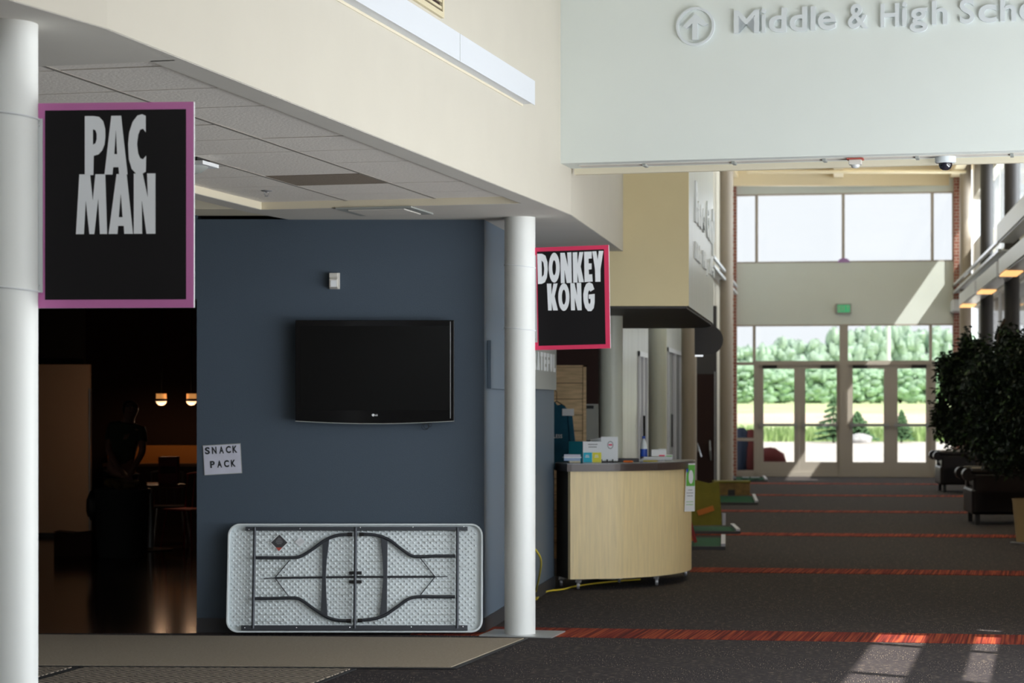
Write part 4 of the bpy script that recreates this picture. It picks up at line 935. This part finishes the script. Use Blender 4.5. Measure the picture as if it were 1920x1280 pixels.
MB().prism([(-.125, .10), (0, .0), (0, .14), (-.125, .2)], 0, h_).build('side_flap', 'teal', t)
B(0, w_, -.003, 0, 0, h_).build('front_label', 'paper', t)
B(.003, w_*.49, -.005, -.003, .004, h_*.49).build('cyan_square', 'cyan', t); B(w_*.51, w_-.003, -.005, -.003, .004, h_*.49).build('yellow_square', 'yellow', t)
mb = MB()
for k, (a, b) in enumerate(((.28, .78), (.30, .74))): mb.box(w_*a, w_*b, -.005, -.003, h_*(.84-k*.12), h_*(.89-k*.12))
for a in (.22, .72):
    mb2 = MB(); mb2.box(w_*(a-.08), w_*(a+.10), -.006, -.005, h_*.34, h_*.37); mb2.box(w_*(a-.10), w_*(a+.12), -.006, -.005, h_*.26, h_*.30); mb2.build('caption', 'paper', t)
mb.build('printed_lines', 'grey_ink', t)
x, d = on_counter(1123, 19.42); s_ = F/d
t = thing('brochure_holder', 'rack of white cards with a grey ring emblem standing on the counter', 'brochure holder', (x+.02, d+.05, CT))
for k in range(5):
    B(-.02-k*.018, .10-k*.018, k*.03, k*.03+.003, .02, .225-k*.004).build('card', 'paper', t)
o = B(.0, .155, -.02, -.016, .015, .235).build('front_card', 'paper', t); 
MB().ring([(.085+p[0], .16+p[1]*1.3) for p in circ(.028, 28)], [(.085+p[0], .16+p[1]*1.3) for p in circ(.021, 28)], -.022, -.020).build('ring_emblem', 'grey_ink', t)
B(.068, .102, -.022, -.020, .155, .168).build('ring_word', 'sign_red', t)
mb = MB()
for k in range(3): mb.box(.0+k*.05, .012+k*.05, -.035, -.02, 0, .03)
mb.box(-.09, .15, -.03, .14, 0, .008); mb.build('rack', 'black', t)
x, d = on_counter(1172, 19.68); t = thing('tray', 'shallow dark grey tray lying on the counter', 'tray', (x, d+.1, CT)); MB().ring([(-.14, -.10), (.13, -.10), (.13, .10), (-.14, .10)], [(-.13, -.09), (.12, -.09), (.12, .09), (-.13, .09)], 0, .03, 'z').build('tray_rim', 'base_dark', t); B(-.135, .125, -.095, .095, 0, .008).build('tray_base', 'base_dark', t)
x, d = on_counter(1178, 19.42); t = thing('orange_stapler', 'small orange pen lying at the front of the counter', 'pen', (x, d, CT)); t.name = 'pen'; MB().tube([(-.038, 0, .010), (.03, .0, .010), (.045, 0, .010)], [.009, .009, .004], 8).build('barrel', 'orange', t); B(-.045, -.038, -.006, .006, .004, .016).build('cap', 'orange', t)
x, d = on_counter(1207, 20.12); t = thing('water_bottle', 'clear plastic water bottle with a blue label and cap on the counter', 'bottle', (x, d, CT))
s_ = F/d; bh = 46/s_
MB().lathe([(.030, 0), (.033, .006), (.033, bh*.55), (.030, bh*.68), (.014, bh*.86), (.013, bh*.92)], 20).build('bottle_body', 'bottle_plastic', t, True)
MB().lathe([(.0345, bh*.10), (.0345, bh*.48)], 20).build('label_band', 'blue_label', t, True); MB().lathe([(.0155, bh*.90), (.0155, bh)], 16).build('cap', 'blue_label', t, True)
x, d = on_counter(1224, 20.03); t = thing('paper_stack', 'loose white papers spread on the counter beside the bottle', 'papers', (x, d, CT))
for k in range(4): B(-.13+k*.01, .11, -.10, .10, k*.010, k*.010+.008, rot=Matrix.Rotation(.06*k-.1, 3, 'Z')).build('sheet', 'paper', t)
x, d = on_counter(1220, 19.80); t = thing('pencil', 'yellow pencil lying in front of the white papers on the counter', 'pencil', (x, d, CT)); MB().tube([(-.07, 0, .006), (.06, 0, .006)], .006, 6).build('shaft', 'cable_yellow', t); MB().tube([(.06, 0, .006), (.075, 0, .006)], [.006, .001], 6).build('tip', 'pine', t)
x, d = on_counter(1235, 20.03); t = thing('tissue_box', 'white rectangular box with a red stripe lying on the papers', 'box', (x, d+.02, CT+.045)); B(-.07, .07, -.05, .05, 0, .062).build('carton', 'paper', t, bevel=.003); B(.0, .055, -.052, -.05, .0, .012).build('stripe', 'sign_red', t); B(.0, .07, -.03, .03, .062, .068).build('flap', 'paper', t)
x, d = on_counter(1254, 20.25); t = thing('small_carton', 'small white carton with red and green print at the right of the papers', 'box', (x, d+.03, CT)); B(-.035, .035, -.04, .04, 0, .052).build('carton', 'paper', t, bevel=.002); B(-.03, .03, -.041, -.04, .035, .045).build('print', 'green_flyer', t)
# flyer taped on counter corner
s_ = F/20.0
x = (1283-CX)/s_; t = thing('flyer', 'green and white flyer hanging from the right end of the counter', 'flyer', (x, 19.90, H-(958-HY)/s_), .35)
W_ = .097; Hh = 90/s_
MB().prism([(-.008, 0), (W_-.0, .003), (W_+.004, Hh), (.012, Hh)], -.002, 0, 'y').build('sheet', 'paper', t)
MB().prism([(.010, Hh*.53), (W_, Hh*.53), (W_+.002, Hh*.97), (.014, Hh*.97)], -.003, -.002, 'y').build('green_panel', 'green_flyer', t)
MB().prism([(.058+p[0]*.75, Hh*.72+p[1]*2.0) for p in circ(.032, 24)], -.004, -.003, 'y').build('oval', 'paper', t)
mb = MB()
for k, (a, b) in enumerate(((.3, .75), (.15, .85), (.2, .8))): mb.box(W_*a, W_*b, -.003, -.002, Hh*(.44-.06*k), Hh*(.455-.06*k))
mb.build('printed_lines', 'grey_ink', t)
mb = MB(); mb.box(W_*.1, W_*.85, -.003, -.002, Hh*.2, Hh*.21); mb.box(W_*.1, W_*.85, -.003, -.002, Hh*.14, Hh*.15); mb.build('green_lines', 'green_flyer', t)
MB().ball((.02, -.004, Hh*.88), (.012, .003, .03), 8, 6).build('blue_figure', 'blue_label', t)
# yellow cable
p0 = [at(1006, 1030, 17.3), at(1014, 1060, 17.1), at(1012, 1095, 16.9)]
pts = [(.20, 16.9, .50), (.235, 17.0, .42), (.235, 17.1, .25), (.215, 17.3, .06), (.19, 17.6, .012)] 
g = [G(1006, 1126), G(1012, 1117), G(1030, 1110), G(1055, 1107), G(1080, 1101), G(1130, 1094), G(1200, 1088)]
pth = [at(1004, 1030, 16.6), at(1013, 1045, 16.8), at(1014, 1062, 17.1), at(1009, 1090, 17.6), at(1004, 1112, 18.2)]
pth = [Vector((v.x, v.y, max(v.z, .012))) for v in pth] + [Vector((a, b, .012)) for a, b in g]
tag(MB().tube(smooth_path(pth, 4), .008, 8).build('extension_cord', 'cable_yellow', None, True), 'yellow extension cord running from behind the white column under the counter', 'cord')
# plank panel, shirt, board behind the counter
s_ = F/22.6; t = thing('plank_screen', 'upright screen of pale pine planks behind the counter', 'screen', ((1030-CX)/s_, 22.6, 0))
W_ = 63/s_; zt = H+(HY-688)/s_; nb = 12; ph_ = (zt-.03)/nb
for k in range(nb): B(0, W_, .0, .02+.003*(k % 2), .03+k*ph_+.003, .03+(k+1)*ph_-.003).build('plank', 'pine', t)
B(W_, W_+.035, -.015, .04, 0, zt+.02).build('post', 'pine', t); B(-.02, W_+.035, -.015, .04, zt, zt+.02).build('top_rail', 'pine', t)
B(W_-.035, W_-.006, .02, .03, .05, zt).build('batten', 'bark', t)
s_ = F/21.6; t = thing('long_sleeve_shirt', 'teal long sleeved shirt hanging in front of the pine screen', 'shirt', ((1050-CX)/s_, 21.6, 0))
z = lambda py: H-(py-HY)/s_
x = lambda px: (px-1050)/s_
MB().prism([(x(1018), z(760)), (x(1040), z(752)), (x(1045), z(760)), (x(1053), z(757)), (x(1066), z(768)), (x(1070), z(790)), (x(1069), z(880)), (x(1020), z(880))], -.03, .03, 'y').build('torso', 'shirt_teal', t, bevel=.015)
MB().prism([(x(1062), z(764)), (x(1073), z(778)), (x(1081), z(850)), (x(1082), z(872)), (x(1073), z(872)), (x(1068), z(830))], -.045, .01, 'y').build('sleeve', 'shirt_teal', t, bevel=.012)
B(x(1054), x(1076), -.05, -.046, z(779), z(766)).build('price_tag', 'paper', t)
for i, ch in enumerate('LESS'): glyph(ch, x(1038+i*4.2), x(1041.4+i*4.2), z(821), z(814), -.031, .002, 'paper', t)
MB().tube([(x(1030), 0, z(760)), (x(1044), 0, z(752)), (x(1060), 0, z(762))], .006, 6).build('hanger', 'black', t); MB().tube([(x(1044), 0, z(752)), (x(1044), 0, z(735)), (x(1040), .0, z(730))], .004, 6).build('hanger_hook', 'chrome', t)
s_ = F/24.3; t = thing('notice_board', 'grey notice board with a dark heading on the shop wall behind the counter', 'board', ((1100-CX)/s_, 24.56, 0)); z = lambda py: H-(py-HY)/s_
B(0, .15, 0, .03, z(826), z(757)).build('board', 'grey_shade', t); B(.0, .09, -.003, 0, z(766), z(760)).build('heading', 'ink', t); B(-.01, .16, -.01, .04, z(830), z(826)).build('ledge', 'black', t)
# ------------------------------------------------------------------ miniature golf pieces
def tray(px, py, W_, D_, tilt, rz, label, emblem=False):
    x, d = G(px, py); t = thing('putting_tray', label, 'mini golf piece', (x, d, 0), rz)
    R_ = Matrix.Rotation(tilt, 3, 'X')
    mb = MB(); mb.prism([(0, 0), (D_, 0), (D_, .03+D_*math.tan(tilt)), (0, .03)], 0, W_, 'x'); mb.build('platform', 'turf', t)
    for a, b in ((-.05, 0), (W_, W_+.05)): MB().prism([(0, 0), (D_, 0), (D_, .07+D_*math.tan(tilt)), (0, .07)], a, b, 'x').build('side_rail', 'paper_lilac' if b > 0 else 'base_dark', t)
    B(-.05, W_+.05, -.03, 0, 0, .04).build('front_rail', 'base_dark', t)
    if emblem:
        mb = MB(); mb.box(W_*.25, W_*.47, D_*.3, D_*.7, .05+D_*.3*math.tan(tilt)+.02, .05+D_*.3*math.tan(tilt)+.03); mb.box(W_*.55, W_*.85, D_*.3, D_*.7, .05+D_*.3*math.tan(tilt)+.02, .05+D_*.3*math.tan(tilt)+.03); mb.build('emblem', 'paper_lilac', t)
    return t
t = tray(1296, 1030, .34, 1.5, .012, -.10, 'green putting tray on the floor nearest the counter')
t = tray(1300, 1001, .55, .9, .02, -.02, 'green putting base below the yellow board')
tray(1346, 946, .62, .8, .10, -.05, 'green putting tray under the brown box by the column')
tray(1346, 917, .52, 1.4, .03, -.1, 'flat green putting tray beside the tan column')
tray(1381, 903, .62, .45, .12, 0, 'green putting tray with pale markings by the glass doors', True)
s_ = F/27.6; t = thing('yellow_board', 'dull yellow upright board with an orange word behind the counter', 'mini golf piece', ((1296-CX)/s_, 27.6, .06)); z = lambda py: H-(py-HY)/s_-.06
x = lambda px: (px-1296)/s_
MB().prism([(0, z(985)), (x(1354), z(984)), (x(1348), z(902)), (x(1330), z(906)), (x(1306), z(900)), (0, z(898))], 0, .05, 'y').build('board', 'golf_yellow', t)
o = B(x(1307), x(1339), -.012, 0, z(962), z(952), rot=Matrix.Rotation(-.32, 3, 'Y')).build('word_strip', 'golf_orange', t)
B(x(1354), x(1360), -.03, .04, z(984), z(962)).build('edge_block', 'paper_lilac', t)
s_ = F/24.8; t = thing('ladder_ramp', 'red and orange ladder like ramp leaning beside the counter', 'mini golf piece', ((1298-CX)/s_, 24.8, .05)); t.rotation_euler = (0, -.26, 0)
o = B(.02, .06, 0, .05, 0, .50).build('red_rail', 'golf_red', t)
B(-.09, -.07, 0, .04, .03, .48).build('orange_rail', 'golf_orange', t); B(.0, .02, 0, .04, .03, .48).build('orange_rail', 'golf_orange', t)
for k in range(6): B(-.07, .0, .0, .04, .05+k*.08, .08+k*.08).build('rung', 'golf_orange', t)
B(-.02, .09, -.02, .05, .50, .54).build('cap', 'paper', t)
s_ = F/36.0; t = thing('obstacle_box', 'brown and yellow painted obstacle box on the green tray by the column', 'mini golf piece', ((1346-CX)/s_, 36.5, .12)); B(0, .60, 0, .4, 0, .22).build('box', 'golf_brown', t, bevel=.01); B(.22, .34, -.01, 0, 0, .10).build('opening', 'black', t); B(-.01, .61, -.01, .41, .22, .245).build('lid', 'golf_yellow', t)
# ------------------------------------------------------------------ armchairs and plants
def armchair(px, py, label, w_=.95, sc_=1.2):
    x, d = G(px, py); t = thing('armchair', label, 'armchair', (x, d, 0), -.1, 'dark leather armchairs'); t.scale = (sc_,)*3
    # faces left; its side (arm) is turned to the viewer
    B(0, w_, 0, .9, .12, .42).build('base', 'leather', t, bevel=.03)
    B(.04, w_-.25, .2, .7, .42, .54).build('seat_cushion', 'leather', t, bevel=.04)
    MB().prism([(w_-.28, .4), (w_-.12, .95), (w_+.04, .95), (w_, .3)], .15, .75, 'y').build('backrest', 'leather', t, bevel=.04)
    for y0 in (0, .72):
        mb = MB(); mb.box(.02, w_, y0, y0+.18, .12, .60); mb.box(-.02, w_-.02, y0-.01, y0+.19, .58, .66); mb.build('armrest', 'leather', t, bevel=.03)
        r_ = MB(); r_.tube([(-.03, y0+.0, .58), (-.03, y0+.18, .58)], .075, 14); r_.build('arm_roll', 'leather', t, True)
    for a in (.05, w_-.1):
        for b in (.05, .8): B(a, a+.05, b, b+.05, 0, .12).build('leg', 'black', t)
    B(.0, w_-.02, -.016, -.008, .655, .668).build('top_piping', 'frame_tan', t)
armchair(1822, 984, 'dark leather armchair nearer the camera beside the plant pot')
armchair(1763, 923, 'dark leather armchair further away by the glass doors')
def leafball(mb, c, R, n, size, droop=.0):
    for k in range(n):
        while True:
            v = Vector((random.gauss(0, .5), random.gauss(0, .5), random.gauss(0, .5)))
            if v.length < 1.35: break
        p = Vector(c)+Vector((v.x*R[0], v.y*R[1], v.z*R[2]))
        a = Vector((random.uniform(-1, 1), random.uniform(-1, 1), random.uniform(-1, .3)-droop)).normalized(); b = a.cross(Vector((random.random(), random.random(), random.random()))).normalized()
        l_, w_ = size*random.uniform(.7, 1.3), size*.22
        mb.add([p, p+a*l_*.45+b*w_, p+a*l_, p+a*l_*.45-b*w_], [(0, 1, 2, 3)])
def plant(label, x, d, blobs, trunk, potr, poth, seed, size, n):
    random.seed(seed); t = thing('potted_tree', label, 'plant', (x, d, 0))
    MB().lathe([(potr*.75, 0), (potr, poth*.95), (potr*1.05, poth), (potr*.95, poth), (potr*.9, poth*.9), (.001, poth*.9)], 28).build('pot', 'pot', t, True)
    mb = MB()
    for q in trunk: mb.tube(smooth_path(q, 3), .018, 6)
    mb.build('stems', 'bark', t, True)
    mb = MB(); mb2 = MB()
    for c, R, k in blobs: leafball(mb, c, R, int(n*k), size); leafball(mb2, c, R, int(n*k*.18), size)
    o = mb.build('foliage', 'leaf', t); o['kind'] = 'stuff'; o = mb2.build('pale_foliage', 'leaf_light', t); o['kind'] = 'stuff'
    return t
x, d = G(1928, 1015); s_ = F/d
P = lambda px, py, dd=0: ((px-1928)/s_, dd, H-(py-HY)/s_)
plant('large dark weeping fig in a tan pot at the right edge', x, d, [(P(1900, 760), (.38, .5, .55), 1), (P(1860, 700, .1), (.25, .3, .25), .5), (P(1905, 680), (.3, .4, .35), .7), (P(1845, 800, .1), (.14, .3, .28), .35), (P(1935, 800), (.3, .4, .5), .7), (P(1885, 632, .1), (.07, .1, .16), .05), (P(1830, 720, .1), (.12, .3, .25), .25), (P(1880, 845), (.22, .4, .25), .5), (P(1940, 700), (.25, .3, .45), .5)],
      [[(0, 0, .3), (-.05, .05, .9), (-.2, .1, 1.5), (-.3, .1, 2.0)], [(0, 0, .3), (.05, 0, .9), (.02, -.1, 1.6), (-.25, 0, 2.2)], [(0, 0, .3), (-.02, .05, 1.0), (-.35, .05, 1.7)], [(-.2, .1, 1.5), P(1870, 650), P(1884, 598)]], .19, .52, 3, .075, 5200)
x, d = G(1842, 960); s_ = F/d
P = lambda px, py, dd=0: ((px-1842)/s_, dd, H-(py-HY)/s_)
plant('finer drooping dark fig standing behind the armchair near the glass doors', x, d, [(P(1805, 720), (.30, .35, .42), 1), (P(1775, 690), (.16, .2, .22), .25), (P(1765, 775), (.13, .2, .36), .22), (P(1790, 800), (.20, .3, .28), .4), (P(1825, 670), (.25, .3, .30), .6), (P(1830, 790), (.3, .3, .5), .8), (P(1815, 640, .1), (.08, .1, .2), .06), (P(1855, 720), (.3, .3, .5), .7)],
      [[(0, 0, .25), (-.03, .02, .9), (-.2, .1, 1.6)], [(0, 0, .25), (.04, 0, .9), (0, .1, 1.8)], [(0, 0, .25), (-.12, 0, .9), (-.35, 0, 1.5)]], .17, .35, 5, .095, 2600)
t = tag(None or thing('floor_grille', '', 'grille', (0, 0, 0)), 'pale metal edge strip on the floor under the plant pot', 'floor strip'); t.name = 'floor_strip'
q0, q1 = G(1897, 1018), G(1925, 1035); t.location = (q0[0], q0[1], 0); B(0, .25, -.02, .02, .004, .02, rot=Matrix.Rotation(-1.2, 3, 'Z'), c=(0, 0, 0)).build('strip', 'shelf_edge', t)
# ------------------------------------------------------------------ outdoors
struct(MB().prism([(-40, 51.2), (80, 51.2), (80, 101), (-40, 101)], -.2, -.02).build('pavement', 'concrete'))
struct(MB().prism([C(8, -10), (60, -10), (60, 51.2), C(3.6, 51.2), C(3.6, 16)], -.2, -.05).build('pavement_side', 'concrete'))
for nm, m_, d0, z0, d1, z1 in (('field_near', 'field', 101, -.02, 146, .5), ('field_soil', 'soil', 146, .5, 205, 1.0), ('field', 'field', 205, 1.0, 330, 2.6), ('field_far', 'field', 330, 2.6, 900, 6)):
    struct(MB().add([(-200, d0, z0), (300, d0, z0), (300, d1, z1), (-200, d1, z1)], [(0, 1, 2, 3)]).build(nm, m_))
random.seed(11)
mb = MB()
for k in range(5000):
    x = random.uniform(5, 30); d = random.uniform(100.5, 112); h = random.uniform(.3, .8); a = random.uniform(0, 3.14); c_, s_ = math.cos(a)*.10, math.sin(a)*.10
    mb.add([(x-c_, d-s_, -.02), (x+c_, d+s_, -.02), (x+random.uniform(-.1, .1), d, h)], [(0, 1, 2)])
tag(mb.build('tall_grass', 'tall_grass'), 'strip of tall green grass beyond the pavement outside the doors', 'grass', kind='stuff')
def blobtree(mb, c, R, sub=12):
    for k in range(sub):
        a = random.uniform(0, 6.28); r = random.random()**.5; zz = random.uniform(-.75, .75); q = math.sqrt(1-zz*zz*.8)
        mb.ball((c[0]+R[0]*r*q*math.cos(a)*.95, c[1]+R[0]*r*q*math.sin(a)*.6, c[2]+R[1]*zz*.95), tuple(random.uniform(.6, 1.3)*q_ for q_ in (R[0]*.24, R[0]*.24, R[1]*.16)), 7, 5, .5)
k = 0
for row, (d, m, n_) in enumerate(((290, 'tree_green', 18), (320, 'tree_haze', 22))):
    for i in range(n_):
        px = 1350 + i*(480/(n_-1)) + random.uniform(-8, 8)
        s_ = F/d; x = (px-CX)/s_
        topy = (694 if row == 0 else (648 if px < 1480 else 640 if px < 1575 else 617)) + random.uniform(-9, 9)
        ztop = H+(HY-topy)/s_; z0 = 2.2
        t = thing('tree', ('green broadleaf tree in the front row beyond the field' if row == 0 else 'taller tree in the back row beyond the field, distance haze in its green'), 'tree', (x, d, z0), 0, 'trees in the front row' if row == 0 else 'trees in the back row')
        mb = MB(); blobtree(mb, (0, 0, (ztop-z0)*.5), (3.0, (ztop-z0)*.60), 90); mb.build('crown', m, t, True)
        MB().tube([(0, 0, -.3), (0, 0, (ztop-z0)*.6)], .2, 6).build('trunk', 'bark', t)
def spruce(px, py, h, label, r0=.9):
    x, d = G(px, py); d = min(d, 99); x = (px-CX)*d/F; t = thing('small_conifer', label, 'tree', (x, d, -.02))
    mb = MB()
    for k in range(8):
        z = .15+k*h*.11; r = r0*(1-k/9)
        for j in range(9): a = j*.698+k*.4; rr_ = r*random.uniform(.75, 1.1); mb.add([(0, 0, z+.25), (rr_*math.cos(a-.3), rr_*math.sin(a-.3), z-.05), (rr_*1.15*math.cos(a), rr_*1.15*math.sin(a), z+.05), (rr_*math.cos(a+.3), rr_*math.sin(a+.3), z-.05)], [(0, 1, 2), (0, 2, 3)])
    mb.build('branches', 'spruce', t); MB().tube([(0, 0, 0), (0, 0, h)], [.05, .01], 6).build('trunk', 'bark', t)
spruce(1563, 829, 2.3, 'young conifer on the grass outside the second glass door')
spruce(1690, 829, 1.5, 'small leafy conifer outside the fourth glass door', .6)
spruce(1607, 829, 1.4, 'low conifer outside the third glass door', .9)
d = 130; t = thing('lamp_post', 'white pole standing in the field outside the doors', 'pole', ((1666-CX)*d/F, d, .2)); MB().tube([(0, 0, 0), (0, 0, 6.4)], [.16, .12], 10).build('pole', 'white', t, True); MB().lathe([(.22, 0), (.22, .1)], 12).build('base', 'concrete', t)
x, d = G(1613, 829); d = 97; x = (1613-CX)*d/F; t = tag(MB().ball((0, 0, .12), (.55, .4, .30), 12, 8, .25).build('boulder', 'rock', None, True), 'pale boulder at the pavement edge outside the third glass door', 'rock'); t.location = (x, d, 0)
for px, py, R_, m, lab in ((1388, 887, (.30, .25, .62), 'bag_blue', 'dark blue bundle standing outside the leftmost sidelight'), (1408, 887, (.24, .25, .60), 'bag_red', 'dark red bundle standing outside the leftmost sidelight'), (1443, 887, (.42, .25, .36), 'bag_red', 'dark red bundle lying outside the first glass door')):
    d = 51.6; x = (px-CX)*d/F; t = tag(MB().ball((0, 0, R_[2]*.85), R_, 14, 10, .12).build('bundle', m, None, True), lab, 'bundle'); t.location = (x, d, -.02)
